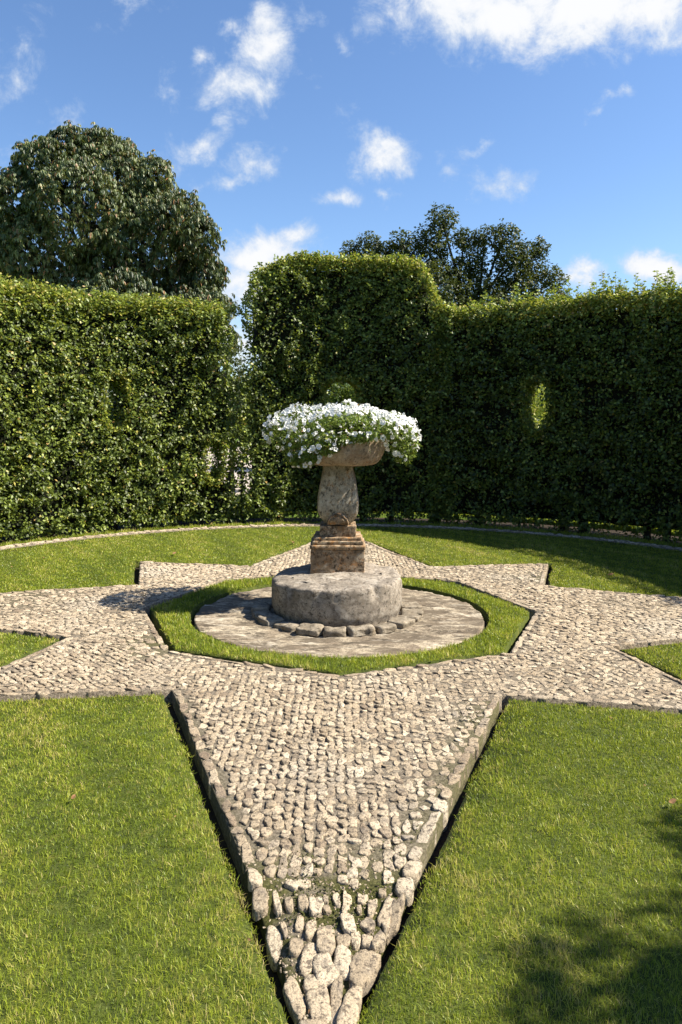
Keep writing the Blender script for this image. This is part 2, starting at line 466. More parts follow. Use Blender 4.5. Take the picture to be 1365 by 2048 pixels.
so_ = np.array([polyrad(t, STAR) for t in ths]); oi_ = np.array([polyrad(t, OCT) for t in ths])
star = polar_slab('star_paving', ths, oi_, so_, 0.0, -0.12, M['mortar'], rings=60, zfun=pave_z, attrs={'moss': moss})
tag(star, kind='structure')


def plaza_z(P):
    s = snoise(P * np.array([1, 2.2]), .9, 8); t2 = snoise(P * np.array([1, 2.0]), 3.2, 9)
    st = s * 2.6; fl = np.floor(st); fr = np.clip((st - fl) / .18, 0, 1)
    return 0.012 * (fl + fr) / 2.0 + .006 * t2 + .005 * snoise(P * np.array([1, 1.8]), 8, 4) + .003 * snoise(P, 20, 6)


thp = np.linspace(0, 2 * math.pi, 420, endpoint=False)
pl = polar_slab('stone_plaza', thp, np.full(420, 0.02), circ(thp, cp, PLAZA_R - .005), -0.022, -0.12, M['plaza'], rings=90, zfun=plaza_z)
tag(pl, kind='structure')
for pp in pl.data.polygons: pp.use_smooth = True
tag(polar_slab('ring_path', thc, circ(thc, C0, 5.30), circ(thc, C0, 5.47) - .004, -0.006, -0.12, M['mortar'], rings=3, attrs={'moss': lambda V: np.zeros(len(V))}), kind='structure')


# cobbles -----------------------------------------------------------
def stones(S, nseg=10, prof=((1.0, -.6), (1.03, .15), (.93, .62), (.62, .93)), rough=.13, seed=1, sqe=2.8):
    """S rows: x, y, z, half length, half width, height, angle, tint -> verts, faces, tints"""
    S = np.asarray(S); n = len(S); r = np.random.default_rng(seed)
    a = np.arange(nseg) / nseg * 2 * math.pi
    ca, sa = np.cos(a), np.sin(a)
    sq = (np.abs(ca) ** sqe + np.abs(sa) ** sqe) ** (-1 / sqe)
    ph = r.uniform(0, 6.28, (n, 3)); am = r.normal(0, rough, (n, 3))
    rad = 1 + sum(am[:, k:k + 1] * np.cos((k + 2) * a[None] + ph[:, k:k + 1]) for k in range(3))
    rad *= sq[None]
    V = []
    for (q, h) in prof:
        jj = rad * q * (1 + r.normal(0, .035, rad.shape))
        V.append(np.stack([ca * jj * S[:, 3:4], sa * jj * S[:, 4:5], (h + r.normal(0, .05, rad.shape)) * S[:, 5:6]], 2))
    V.append(np.stack([np.zeros((n, 1)), np.zeros((n, 1)), S[:, 5:6] * (1.0 + r.normal(0, .05, (n, 1)))], 2))
    V = np.concatenate(V, 1)
    tilt = r.normal(0, .10, (n, 2))
    V[:, :, 2] += V[:, :, 0] * tilt[:, 0:1] + V[:, :, 1] * tilt[:, 1:2]
    c, s = np.cos(S[:, 6])[:, None], np.sin(S[:, 6])[:, None]
    X = V[:, :, 0] * c - V[:, :, 1] * s + S[:, 0:1]; Y = V[:, :, 0] * s + V[:, :, 1] * c + S[:, 1:2]; Z = V[:, :, 2] + S[:, 2:3]
    k = V.shape[1]; out = np.stack([X, Y, Z], 2).reshape(-1, 3)
    q4 = []; q3 = []
    for lv in range(len(prof) - 1):
        for i in range(nseg):
            q4.append((lv * nseg + i, lv * nseg + (i + 1) % nseg, (lv + 1) * nseg + (i + 1) % nseg, (lv + 1) * nseg + i))
    lt = (len(prof) - 1) * nseg
    for i in range(nseg): q3.append((lt + i, lt + (i + 1) % nseg, k - 1))
    q4 = np.array(q4); q3 = np.array(q3); off = (np.arange(n) * k)[:, None, None]
    return out, [(q4[None] + off).reshape(-1, 4), (q3[None] + off).reshape(-1, 3)], np.repeat(S[:, 7], k)


def star_axis(P):
    """per point: course direction angle. cardinal arms run outward, diagonal arms crosswise"""
    ang = np.zeros(len(P)); diag = np.zeros(len(P), bool)
    for k, (sx, sy) in enumerate(((1, -1), (1, 1), (-1, 1), (-1, -1))):
        ov = np.array([sx * 1.195, sy * 1.195]); ca_ = np.array([sx * 1.0, sy * 1.98]); cb_ = np.array([sx * 2.0, sy * 1.0])
        def side(p0, p1, Q): return (p1[0] - p0[0]) * (Q[:, 1] - p0[1]) - (p1[1] - p0[1]) * (Q[:, 0] - p0[0])
        mid = np.array([[sx * 2.2, sy * 2.2]])
        s1 = np.sign(side(ov, ca_, mid)) * side(ov, ca_, P) > 0; s2 = np.sign(side(ov, cb_, mid)) * side(ov, cb_, P) > 0
        kk = s1 & s2 & (P[:, 0] * sx > 0) & (P[:, 1] * sy > 0)
        ang[kk] = math.atan2(-sx, sy); diag |= kk
    card = ~diag
    ang[card] = np.where(np.abs(P[card, 0]) > np.abs(P[card, 1]), 0.0, math.pi / 2)
    return ang, diag


INNER = offset(STAR, -0.062); OCT_O = offset(OCT, 0.055)
S = []


def fill(ang, keep, sp=0.043, lg=0.062):
    c, s = math.cos(ang), math.sin(ang)
    rows = np.arange(-5, 5, sp)
    for rr in rows:
        t = -5.0 + rng.uniform(0, lg)
        pts = []
        while t < 5:
            L = lg * rng.uniform(.62, 1.35)
            pts.append((t + L / 2, rr, L)); t += L
        A = np.array(pts); w_ = 0.006 * np.sin(A[:, 0] * 4 + rr * 3)
        X = A[:, 0] * c - (A[:, 1] + w_) * s; Y = A[:, 0] * s + (A[:, 1] + w_) * c
        P = np.stack([X, Y], 1)
        k = keep(P)
        for (x, y), (_, _, L) in zip(P[k], A[k]):
            S.append((x + rng.normal(0, .004), y + rng.normal(0, .004), 0, L / 2 * rng.uniform(.80, 1.04), sp / 2 * rng.uniform(.70, 1.10), 0.010, ang + rng.normal(0, .16), rng.beta(2.2, 1.8)))


def keep_for(target, dg):
    def f(P):
        a, d = star_axis(P)
        k = inpoly(P, INNER) & ~inpoly(P, OCT_O) & (d == dg) & (np.abs(np.sin(a - target)) < .05)
        k &= P[:, 1] > -3.84
        return k
    return f


fill(math.pi / 2, keep_for(math.pi / 2, False))
fill(0.0, keep_for(0.0, False))
fill(math.pi / 4, keep_for(math.pi / 4, True))
fill(-math.pi / 4, keep_for(-math.pi / 4, True))
S = np.array(S)
P = S[:, :2]
wear = snoise(P, .55, 6)                               # some areas worn nearly flush, others standing proud
S[:, 5] = np.clip(0.0048 + 0.0040 * wear + rng.normal(0, .0022, len(S)), .001, .013) + np.clip((-3.0 - P[:, 1]), 0, 1) * .006
S[:, 2] = pave_z(P)
gone = rng.uniform(size=len(S)) < np.clip(moss(np.c_[P, P[:, :1]]) * .35, 0, .35)
S = S[~gone]
# border stones along every edge of the star and round the octagon
B = []
for poly, ins, lo, hi, wd in ((STAR, .024, .07, .14, .029), (OCT, -.022, .08, .17, .026)):
    inn = offset(poly, -ins)
    for i in range(len(inn)):
        a_, b_ = inn[i], inn[(i + 1) % len(inn)]; Ld = np.linalg.norm(b_ - a_); dd = (b_ - a_) / Ld; t = .03
        while t < Ld - .05:
            L = rng.uniform(lo, hi); pc = a_ + dd * (t + L / 2)
            if pc[1] > -3.72:
                B.append((pc[0], pc[1], pave_z(pc[None])[0], L / 2 * .96, wd * rng.uniform(.75, 1.02), rng.uniform(.005, .013), math.atan2(dd[1], dd[0]) + rng.normal(0, .02), rng.beta(1.6, 3.2)))
            t += L
B = np.array(B)
# ring path cobbles
RP = []
for rr in (5.335, 5.385, 5.435):
    n_ = int(2 * math.pi * rr / .11)
    for k in range(n_):
        a_ = 2 * math.pi * k / n_ + rng.normal(0, .003); x, y = C0[0] + rr * math.cos(a_), C0[1] + rr * math.sin(a_)
        if y < -2: continue
        RP.append((x, y, -.006, .05, .022, rng.uniform(.006, .014), a_ + math.pi / 2, rng.beta(2, 2)))
# large stones of the front point, end to end: x0, y0, x1, y1, width in a 3.41x enlargement of the plan view
TIP = [(150, 800, 205, 990, 88), (315, 905, 310, 1020, 72), (435, 950, 380, 1150, 82), (525, 825, 515, 1025, 104), (636, 878, 645, 985, 66),
       (722, 880, 725, 972, 56), (803, 888, 798, 980, 60), (905, 845, 862, 990, 62), (505, 1030, 515, 1255, 112), (645, 1000, 615, 1190, 108),
       (815, 1005, 730, 1245, 138), (418, 1165, 422, 1285, 78), (268, 1205, 352, 1440, 88), (470, 1285, 476, 1492, 120), (605, 1215, 570, 1530, 62),
       (722, 1275, 640, 1540, 104), (330, 1500, 535, 1512, 42), (1128, 425, 1088, 525, 72), (1064, 545, 1050, 650, 92), (965, 670, 905, 845, 66),
       (1025, 680, 955, 860, 60), (60, 605, 80, 745, 84), (20, 480, 45, 600, 70), (345, 770, 322, 865, 42), (420, 785, 405, 915, 54), (222, 790, 244, 885, 28),
       (620, 825, 720, 825, 90), (770, 845, 835, 805, 55), (362, 632, 366, 740, 52), (455, 645, 448, 765, 72), (268, 655, 270, 742, 42),
       (170, 605, 205, 755, 34), (668, 630, 650, 760, 44), (580, 640, 602, 705, 38), (838, 665, 824, 765, 48), (775, 640, 760, 690, 50),
       (745, 705, 742, 752, 26), (525, 700, 532, 752, 42), (900, 600, 905, 655, 40), (510, 640, 520, 690, 30), (330, 600, 250, 560, 40)]


def plan(px, py):
    dx, dy = px - 682.5, py - 848; c, s = math.cos(.008), math.sin(.008)
    uu, vv = (dx * c + dy * s) / 1500, (-dx * s + dy * c) / 1500
    Y = 1.6 / vv; return np.array([uu * Y, Y - 6.45])


T = []
for (x0, y0, x1, y1, wd) in TIP:
    a_ = plan(500 + x0 / 3.41, 1600 + y0 / 3.41); b_ = plan(500 + x1 / 3.41, 1600 + y1 / 3.41)
    c_ = (a_ + b_) / 2; d_ = b_ - a_; Lh = np.linalg.norm(d_) / 2
    dist = c_[1] + 6.45
    wm = wd / 3.41 / 1500 * dist
    if abs(d_[0]) > abs(d_[1]): wm = wd / 3.41 * dist * dist / (1500 * 1.6)
    big = min(1.0, wm / .05)
    T.append((c_[0], c_[1], pave_z(c_[None])[0] - .002, Lh * 1.02, wm / 2 * 1.28, .008 + .012 * big, math.atan2(d_[1], d_[0]), rng.uniform(.35, .95)))
k = 0
V1, F1, t1 = stones(np.concatenate([S, np.array(RP)]), 12, ((1.0, -.8), (1.03, .2), (.99, .80), (.80, .99)), rough=.15, seed=3)
V1 = V1 + 0.0016 * np.stack([snoise(V1, 24, 1), snoise(V1, 24, 2), snoise(V1, 28, 3) * .9], 1)
B[:, 4] *= .86; B[:, 5] *= .62
V3, F3, t3 = stones(B, 16, ((.96, -10), (1.03, -5), (1.0, -.6), (1.02, .35), (.94, .80), (.66, .98)), .10, seed=13, sqe=4.0)
V3 = V3 + 0.0022 * np.stack([snoise(V3, 12, 1), snoise(V3, 12, 2), snoise(V3, 14, 3)], 1)
V2, F2, t2 = stones(np.array(T), 22, ((1.0, -1.2), (1.03, -.2), (1.03, .35), (1.0, .70), (.93, .92), (.72, 1.0), (.36, 1.02)), .075, seed=5, sqe=3.6)
V2 = V2 + 0.0026 * np.stack([snoise(V2, 7, 4), snoise(V2, 7, 5), snoise(V2, 8, 6) * 1.3], 1) + 0.0014 * np.stack([snoise(V2, 16, 1), snoise(V2, 16, 2), snoise(V2, 20, 3) * 1.6], 1)
F2 = [f + len(V1) for f in F2] + [f + len(V1) + len(V2) for f in F3]
allf = {}
for f in F1 + F2: allf.setdefault(f.shape[1], []).append(f)
F1 = [np.concatenate(x) for x in allf.values()]; F2 = []
cob = npmesh('cobbles', np.concatenate([V1, V2, V3]), F1 + F2, M['cobble'], {'tint': np.concatenate([t1, t2, t3])}, smooth=True)
tag(cob, kind='structure')
# soil and grit crumbs in the hollow of the front point
CR = []
for k in range(1500):
    q = rng.uniform(size=2); y = -4.55 + q[0] * .95; hw = max(.01, (y + 4.60) * .36)
    x = -.03 + (q[1] * 2 - 1) * hw
    CR.append((x, y, pave_z(np.array([[x, y]]))[0] - .001, rng.uniform(.002, .007), rng.uniform(.002, .005), rng.uniform(.002, .006), rng.uniform(0, 3), rng.uniform(0, 1)))
Vc, Fc, tcr = stones(np.array(CR), 6, ((1, -.3), (.8, .6)), .15, 9)
tag(npmesh('grit', Vc, Fc, M['cobble'], {'tint': tcr}, smooth=True), 'small grit lying between the stones of the front point', 'grit', kind='stuff')


# moss and creeping weeds in the joints near the front point and along the right edge
MP = rng.uniform(-1, 1, (60000, 2)) * [1.1, 1.3] + [0, -3.3]
MP = MP[inpoly(MP, INNER)]
mk = moss(np.c_[MP, MP[:, :1]]) * (snoise(MP, 2.3, 31) > .25); MP = MP[rng.uniform(size=len(MP)) < mk * .8]
MOSS_P = MP

# ------------------------------------------------------------------ grass
def blades(P, z0, length, width, tint, lean=.45, seed=1):
    n = len(P); r = np.random.default_rng(seed)
    az = r.uniform(0, 6.283, n); fz = r.uniform(0, 6.283, n)
    L = length * r.uniform(.55, 1.25, n)
    ln = np.abs(r.normal(0, lean, n)) + .08
    dx = np.stack([np.cos(az), np.sin(az)], 1) * (np.sin(ln) * L)[:, None]
    hz = np.cos(ln) * L
    sd_ = np.stack([np.cos(fz), np.sin(fz)], 1) * (width * r.uniform(.7, 1.3, n))[:, None] / 2
    b0 = np.c_[P - sd_, np.full(n, z0) if np.isscalar(z0) else z0]; b1 = np.c_[P + sd_, b0[:, 2]]
    m0 = np.c_[P + dx * .4 - sd_ * .85, b0[:, 2] + hz * .58]; m1 = np.c_[P + dx * .4 + sd_ * .85, b0[:, 2] + hz * .58]
    tp = np.c_[P + dx * 1.15, b0[:, 2] + hz * (1.0 - .12 * ln)]
    V = np.stack([b0, b1, m1, m0, tp], 1).reshape(-1, 3); o = np.arange(n) * 5
    F = [np.stack([o, o + 1, o + 2, o + 3], 1), np.stack([o + 3, o + 2, o + 4], 1)]
    return V, F, np.repeat(tint, 5)


def camdist(P): return np.hypot(P[:, 0] - CAM[0], P[:, 1] - CAM[1])


def inview(P, mg=.6):
    d = P[:, 1] - CAM[1]
    return (d > 1.4) & (np.abs(P[:, 0]) < d * .47 + mg)


def edge_dist(P, poly):
    best = np.full(len(P), 9.0)
    for i in range(len(poly)):
        a_, b_ = poly[i], poly[(i + 1) % len(poly)]; e = b_ - a_
        t = np.clip(((P - a_) @ e) / (e @ e), 0, 1); best = np.minimum(best, np.linalg.norm(P - a_ - t[:, None] * e, axis=1))
    return best


def grass(name, P, z0, label, length=.034, seed=1, lim=36000):
    d = camdist(P)
    target = np.clip(lim * (2.2 / d) ** 1.12, 2600, lim) * np.where(inview(P), 1, .3)
    k = np.random.default_rng(seed).uniform(size=len(P)) < target / DMAX
    P = P[k]; d = d[k]; n = len(P); r = np.random.default_rng(seed + 50)
    n1 = snoise(P, .35, 1); n2 = snoise(P, 1.4, 2); n3 = snoise(P, 5.0, 3)
    n4 = snoise(P, 11.0, 7)
    tint = .47 + .12 * n1 + .22 * n2 + .22 * n3 + .16 * n4 + r.normal(0, .20, n)
    ed = np.minimum(edge_dist(P, STAR_O), edge_dist(P, OCT_I))
    tint += np.clip(1 - ed / .16, 0, 1) * .16 * (r.uniform(size=n) < .7)
    dry = (r.uniform(size=n) < .045 + .05 * (n2 > .5)); tint[dry] = r.uniform(.85, 1, dry.sum())
    Ln = length * (1 + .25 * n3 + .15 * n2 + .22 * n4) * np.where(ed < .03, .85, 1)
    wdt = 0.0016 * np.clip(d / 2.4, 1, 3.2)
    V, F, t = blades(P, z0, Ln, wdt, np.clip(tint, 0, 1), .80, seed + 9)
    o = npmesh(name, V, F, M['grass'], {'tint': t})
    tag(o, label, 'grass', kind='stuff'); print(name, n); return o


DMAX = 36000.0
nn = int(math.pi * 5.8 ** 2 * DMAX)
gr = np.sqrt(rng.uniform(0, 1, nn)) * 5.8; ga = rng.uniform(0, 6.2832, nn)
PG = np.stack([gr * np.cos(ga), gr * np.sin(ga)], 1) + C0
pre = rng.uniform(size=nn) < np.clip(1.05 * (2.2 / camdist(PG)) ** 1.12 * 1.02, .12, 1)   # thin far ones before the costly tests
PGk = PG[pre]; wgt = np.clip(1.05 * (2.2 / camdist(PGk)) ** 1.12 * 1.02, .12, 1)
rr0 = np.hypot(PGk[:, 0] - C0[0], PGk[:, 1] - C0[1])
PGw = PGk + .014 * np.stack([snoise(PGk, 1.3, 21), snoise(PGk, 1.3, 22)], 1) + .010 * np.stack([snoise(PGk, 5, 23), snoise(PGk, 5, 24)], 1) + rng.normal(0, .005, PGk.shape)
star_in = inpoly(PGw, STAR_O); oct_in = inpoly(PGw, OCT_I)
_save = DMAX


def grass2(name, mask, z0, label, length, seed):
    """points were already thinned by wgt, so top up the keep chance"""
    global DMAX
    P = PGk[mask]; wg = wgt[mask]
    d = camdist(P)
    target = np.clip(36000 * (2.2 / d) ** 1.12, 2600, 36000) * np.where(inview(P), 1, .3)
    k = np.random.default_rng(seed + 99).uniform(size=len(P)) < np.clip(target / (_save * wg), 0, 1)
    P = P[k]; DMAX = 1.0
    return grass(name, P, z0, label, length, seed, lim=1e9)


grass2('lawn_grass', (rr0 < 5.25) & ~star_in, -.012, 'bright green mown grass of the round lawn around the paved star', .021, 1)
grass2('ring_grass', oct_in & (np.hypot(PGk[:, 0] - cp[0], PGk[:, 1] - cp[1]) > PLAZA_R + .04), -.004, 'eight-sided band of grass around the round stone plaza', .034, 2)
hr0 = np.hypot(PGk[:, 0] - HC[0], PGk[:, 1] - HC[1])
grass2('border_grass', (rr0 > 5.475) & (hr0 < 5.71), -.015, 'thin strip of rougher grass between the ring path and the hedge', .050, 3)
# sunlit rough grass just outside the hedge, seen through its foot
ga = rng.uniform(-1.1, 1.1, 60000); gr = rng.uniform(7.0, 10.5, 60000)
PO = np.stack([HC[0] + gr * np.sin(ga), HC[1] + gr * np.cos(ga)], 1)
V, F, t = blades(PO, -.02, np.full(len(PO), .09), np.full(len(PO), .012), np.clip(rng.normal(.6, .15, len(PO)), 0, 1), .5, 8)
tag(npmesh('field_grass', V, F, M['grass'], {'tint': t}), 'rough sunlit grass beyond the hedge', 'grass', kind='stuff')


# ------------------------------------------------------------------ leaves
def leaves(P, N, D, L, W, tint, fold=.18, curl=.15):
    """P base point, N normal, D tip direction; five points, four triangles per leaf"""
    N = unit(N); D = unit(D - (D * N).sum(1, keepdims=True) * N); Sx = np.cross(N, D)
    L = L[:, None]; W = W[:, None]
    mid = P + D * L * .5 - N * W * fold
    tip = P + D * L - N * L * curl
    lf = P + D * L * .45 + Sx * W * .5 ; rt = P + D * L * .45 - Sx * W * .5
    V = np.stack([P, mid, tip, lf, rt], 1).reshape(-1, 3); o = np.arange(len(P)) * 5
    F = [np.concatenate([np.stack(q, 1) for q in ((o, o + 1, o + 3), (o + 1, o + 2, o + 3), (o, o + 4, o + 1), (o + 1, o + 4, o + 2))])]
    return V, F, np.repeat(tint, 5)


def join(parts):
    V = []; F = []; T_ = []; off = 0
    for v_, f_, t_ in parts:
        V.append(v_); T_.append(t_); F += [f + off for f in f_]; off += len(v_)
    # merge same-width faces
    out = {}
    for f in F: out.setdefault(f.shape[1], []).append(f)
    return np.concatenate(V), [np.concatenate(x) for x in out.values()], np.concatenate(T_)


def tube(pts, rads, nseg=7, jit=0.0, tint=0.5):
    pts = np.array(pts, float); V = []
    for i, p_ in enumerate(pts):
        d = pts[min(i + 1, len(pts) - 1)] - pts[max(i - 1, 0)]; d /= np.linalg.norm(d) + 1e-9
        a_ = np.cross(d, [0.3, .9, .2]); a_ /= np.linalg.norm(a_); b_ = np.cross(d, a_)
        for k in range(nseg):
            q = 2 * math.pi * k / nseg; rr_ = rads[i] * (1 + jit * math.sin(3 * q + i) + jit * rng.normal() * .5)
            V.append(p_ + a_ * math.cos(q) * rr_ + b_ * math.sin(q) * rr_)
    F = []
    for i in range(len(pts) - 1):
        for k in range(nseg):
            F.append((i * nseg + k, i * nseg + (k + 1) % nseg, (i + 1) * nseg + (k + 1) % nseg, (i + 1) * nseg + k))
    return np.array(V), [np.array(F)], np.full(len(V), tint)


nm = len(MOSS_P); Lm = rng.uniform(.006, .013, nm)
V, F, t = leaves(np.c_[MOSS_P, pave_z(MOSS_P) + rng.uniform(.001, .010, nm)], rng.normal(0, .5, (nm, 3)) + [0, 0, 1], rng.normal(0, 1, (nm, 3)), Lm, Lm * .7, np.clip(rng.normal(.35, .2, nm), 0, 1))
tag(npmesh('moss', V, F, M['moss'], {'tint': t}), 'low moss and creeping weeds in the joints of the front star point', 'moss', kind='stuff')

# ------------------------------------------------------------------ hedges
def hpos(th, r): return np.stack([HC[0] + r * np.sin(th), HC[1] + r * np.cos(th)], 1)


def px_x(x): return math.asin((x - HC[0]) / RI)       # ring angle of a given x on the inner face (back half)


WINDOWS = [(px_x(3.0), 1.92, .17, .42), (px_x(-3.30), 1.92, .17, .40), (px_x(0.02), 2.05, .26, .30), (px_x(-1.98), 1.02, .13, .32)]


def in_window(th, z, grow=0.0):
    k = np.zeros(len(th), bool)
    for (tw, zw, hw, hh) in WINDOWS:
        dx = (th - tw) * RI / (hw + grow); dz = (z - zw) / (hh + grow)
        k |= (np.abs(dx) ** 2.6 + np.abs(dz) ** 2.6) < 1
    return k


def hedge(name, th0, th1, H, cutl, label, shoots, seed, cat='hedge', dens=3600, tshift=0.0, thick=RO - RI):
    """H(th)->height; cutl(P3)->bool keep mask applied to leaves and core"""
    r = np.random.default_rng(seed)
    root = empty(name, (HC[0] + (RI + .45) * math.sin((th0 + th1) / 2), HC[1] + (RI + .45) * math.cos((th0 + th1) / 2), -.08), label, cat)
    parts = []
    def add(P, fn, ndens_up, tint_add=0, lsz=1.0, up=.65, jitter=.55):
        n = len(P)
        if n == 0: return
        N = fn * .55 + np.array([0, 0, up]) + r.normal(0, jitter, (n, 3))
        D = fn * .7 + np.array([0, 0, -.25]) + r.normal(0, .75, (n, 3))
        L = r.uniform(.038, .070, n) * lsz; W = L * r.uniform(.55, .72, n)
        ti = np.clip(.42 + .10 * snoise(P, .5, seed) + r.normal(0, .23, n) + tint_add + tshift, 0, .96)
        br = r.uniform(size=n) < .012; ti[br] = r.uniform(.95, 1, br.sum())
        parts.append(leaves(P, N, D, L, W, ti))
    seen = lambda th: (np.abs(th) < R(58))
    # inner face
    arc = (th1 - th0) * RI; n = int(arc * 4.6 * dens)
    th = r.uniform(th0, th1, n); z = r.uniform(0.0, 4.6, n); dep = r.exponential(.085, n)
    keep = (z < H(th)) & (dep < .5)
    far = ~seen(th); keep &= ~(far & (r.uniform(size=n) > .22))
    bot = .05 + .07 * snoise(np.stack([th * RI, th * 0], 1), .8, seed + 1) + .04 * r.normal(size=n)
    keep &= z > bot
    th, z, dep = th[keep], z[keep], dep[keep]
    q = np.stack([th * RI, z], 1)
    lump = .07 * snoise(q, .55, seed + 2) + .07 * snoise(q, 1.7, seed + 3) + .05 * snoise(q, 4.5, seed + 4)
    # a little hollow over the surface where twigs are thin
    thin = snoise(q, 1.1, seed + 7)
    k2 = ~((thin > .45) & (dep < .12) & (r.uniform(size=len(th)) < .8)) & ~in_window(th + r.normal(0, .012, len(th)), z + r.normal(0, .05, len(z)))
    k2 &= ~((snoise(q, 3.4, seed + 12) > .28) & (dep < .11) & (r.uniform(size=len(th)) < .85))
    ctop = np.clip((z - (H(th) - .16)) / .16, 0, 1)
    th, z, dep, lump, ctop = th[k2], z[k2], dep[k2], lump[k2], ctop[k2]
    rr_ = RI + lump + dep + ctop ** 2 * .14
    P = np.c_[hpos(th, rr_), z]; fn = np.c_[-np.sin(th), -np.cos(th), np.zeros(len(th))]
    k3 = cutl(P); P, fn, z, th = P[k3], fn[k3], z[k3], th[k3]
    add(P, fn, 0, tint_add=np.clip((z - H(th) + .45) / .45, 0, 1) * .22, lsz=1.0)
    # outer face
    n = int(arc * 4.6 * 900); th = r.uniform(th0, th1, n); z = r.uniform(.03, 4.6, n)
    k = (z < H(th)) & ~in_window(th, z, .02) & (seen(th) | (r.uniform(size=n) < .3)); th, z = th[k], z[k]
    q = np.stack([th * RI, z], 1); rr_ = RI + thick - r.exponential(.09, len(th)) + .05 * snoise(q, .7, seed + 5)
    P = np.c_[hpos(th, rr_), z]; fn = np.c_[np.sin(th), np.cos(th), np.zeros(len(th))]; k3 = cutl(P)
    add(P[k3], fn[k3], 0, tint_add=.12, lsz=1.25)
    # top, denser in front
    n = int(arc * thick * 4200); th = r.uniform(th0, th1, n); tt = r.uniform(0, 1, n) ** 1.3
    k = seen(th) | (r.uniform(size=n) < .25); th, tt = th[k], tt[k]
    q = np.stack([th * RI, tt], 1)
    zz = H(th) + .06 * snoise(q, .6, seed + 6) + .06 * snoise(q, 2.6, seed + 8) - r.exponential(.07, len(th)) + .04 * r.normal(size=len(th)) - .05 * (tt < .08)
    P = np.c_[hpos(th, RI + tt * thick), zz]; k3 = cutl(P)
    fn = np.tile([0, -.2, .6], (len(P), 1)) + 0 * P
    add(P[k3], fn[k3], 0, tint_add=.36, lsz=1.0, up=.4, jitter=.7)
    # window reveals
    for (tw, zw, hw, hh) in WINDOWS:
        if not (th0 < tw < th1): continue
        n = int((hw + hh) * 4 * thick * 2600); a_ = r.uniform(0, 6.283, n); g_ = np.abs(r.normal(0, .05, n))
        ex = 2 / 2.6; cx_ = np.sign(np.cos(a_)) * np.abs(np.cos(a_)) ** ex; cz_ = np.sign(np.sin(a_)) * np.abs(np.sin(a_)) ** ex
        th = tw + cx_ * (hw + g_) / RI; z = zw + cz_ * (hh + g_)
        P = np.c_[hpos(th, RI + r.uniform(0, thick, n)), z]
        fn = np.c_[-cx_ * math.cos(tw), cx_ * math.sin(tw), -cz_]
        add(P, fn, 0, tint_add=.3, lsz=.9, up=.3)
    # young shoots standing above the top
    for (sth, sh) in shoots(r):
        base = np.array([*hpos(np.array([sth]), np.array([RI + r.uniform(.03, .6)]))[0], float(H(np.array([sth]))[0]) - .05])
        lean = np.array([r.normal(0, .10), r.normal(0, .10), 1.0]); lean /= np.linalg.norm(lean)
        tv, tf, tt_ = tube([base, base + lean * sh * .6, base + lean * sh], [.004, .003, .0015], 3, tint=.3); parts.append((tv, tf, tt_))
        m_ = max(4, int(sh / .018)); t_ = r.uniform(.15, 1, m_); Pp = base + lean * (t_ * sh)[:, None]
        fn = unit(np.c_[r.normal(size=(m_, 2)), r.uniform(-.1, .5, m_)])
        N = np.cross(fn, r.normal(size=(m_, 3))) + np.array([0, 0, .5]); L = r.uniform(.05, .085, m_) * (1.2 - .5 * t_)
        parts.append(leaves(Pp, N, fn, L, L * .58, np.clip(r.normal(.74, .14, m_), 0, 1)))
    V, F, t = join(parts)
    fo = npmesh('foliage', V, F, M['hedge_leaf'], {'tint': t}, parent=root)
    fo.matrix_parent_inverse = root.matrix_world.inverted() if False else fo.matrix_parent_inverse
    fo.location = -root.location
    print(name, len(V) // 5, 'leaves')
    # solid dark core added to block light through the hedge, in cells
    cv = []; cf = []
    step = R(1.4); nth = int((th1 - th0) / step); zs = np.arange(.14, 4.5, .12)
    for i in range(nth):
        a0 = th0 + i * step; a1 = a0 + step; am = (a0 + a1) / 2
        h_ = float(H(np.array([am]))[0]) - .20
        for z0_ in zs:
            z1_ = min(z0_ + .12, h_)
            if z1_ - z0_ < .01: break
            if in_window(np.array([am]), np.array([(z0_ + z1_) / 2]), .09)[0]: continue
            r0, r1 = RI + .20, RI + thick - .20
            c8 = np.array([[*hpos(np.array([a_]), np.array([q_]))[0], z_] for z_ in (z0_, z1_) for a_, q_ in ((a0, r0), (a1, r0), (a1, r1), (a0, r1))])
            # an end cut parallel to the sight line needs a margin
            mm = c8.copy(); ok = True
            for mg in (-.08, .08):
                qm = mm.copy(); qm[:, 0] += mg; ok &= bool(cutl(qm).all())
            if not ok: continue
            o_ = len(cv) * 8; cv.append(c8)
            cf += [(o_, o_ + 3, o_ + 2, o_ + 1), (o_ + 4, o_ + 5, o_ + 6, o_ + 7), (o_, o_ + 1, o_ + 5, o_ + 4), (o_ + 1, o_ + 2, o_ + 6, o_ + 5), (o_ + 2, o_ + 3, o_ + 7, o_ + 6), (o_ + 3, o_, o_ + 4, o_ + 7)]
    core_v = np.concatenate(cv); core_f = np.array(cf)
    # weld and drop the doubled inner walls
    key = np.round(core_v, 4); uq, inv = np.unique(key, axis=0, return_inverse=True); inv = inv.ravel()
    cff = inv[core_f]; sk = np.sort(cff, 1); _, first, cnt = np.unique(sk, axis=0, return_index=True, return_counts=True)
    cff = cff[first[cnt == 1]]
    core = npmesh('shade_core', uq, [cff], M['core_dark'], parent=root); core.location = -root.location
    # stems
    sp = .55; ns = int(arc / sp)
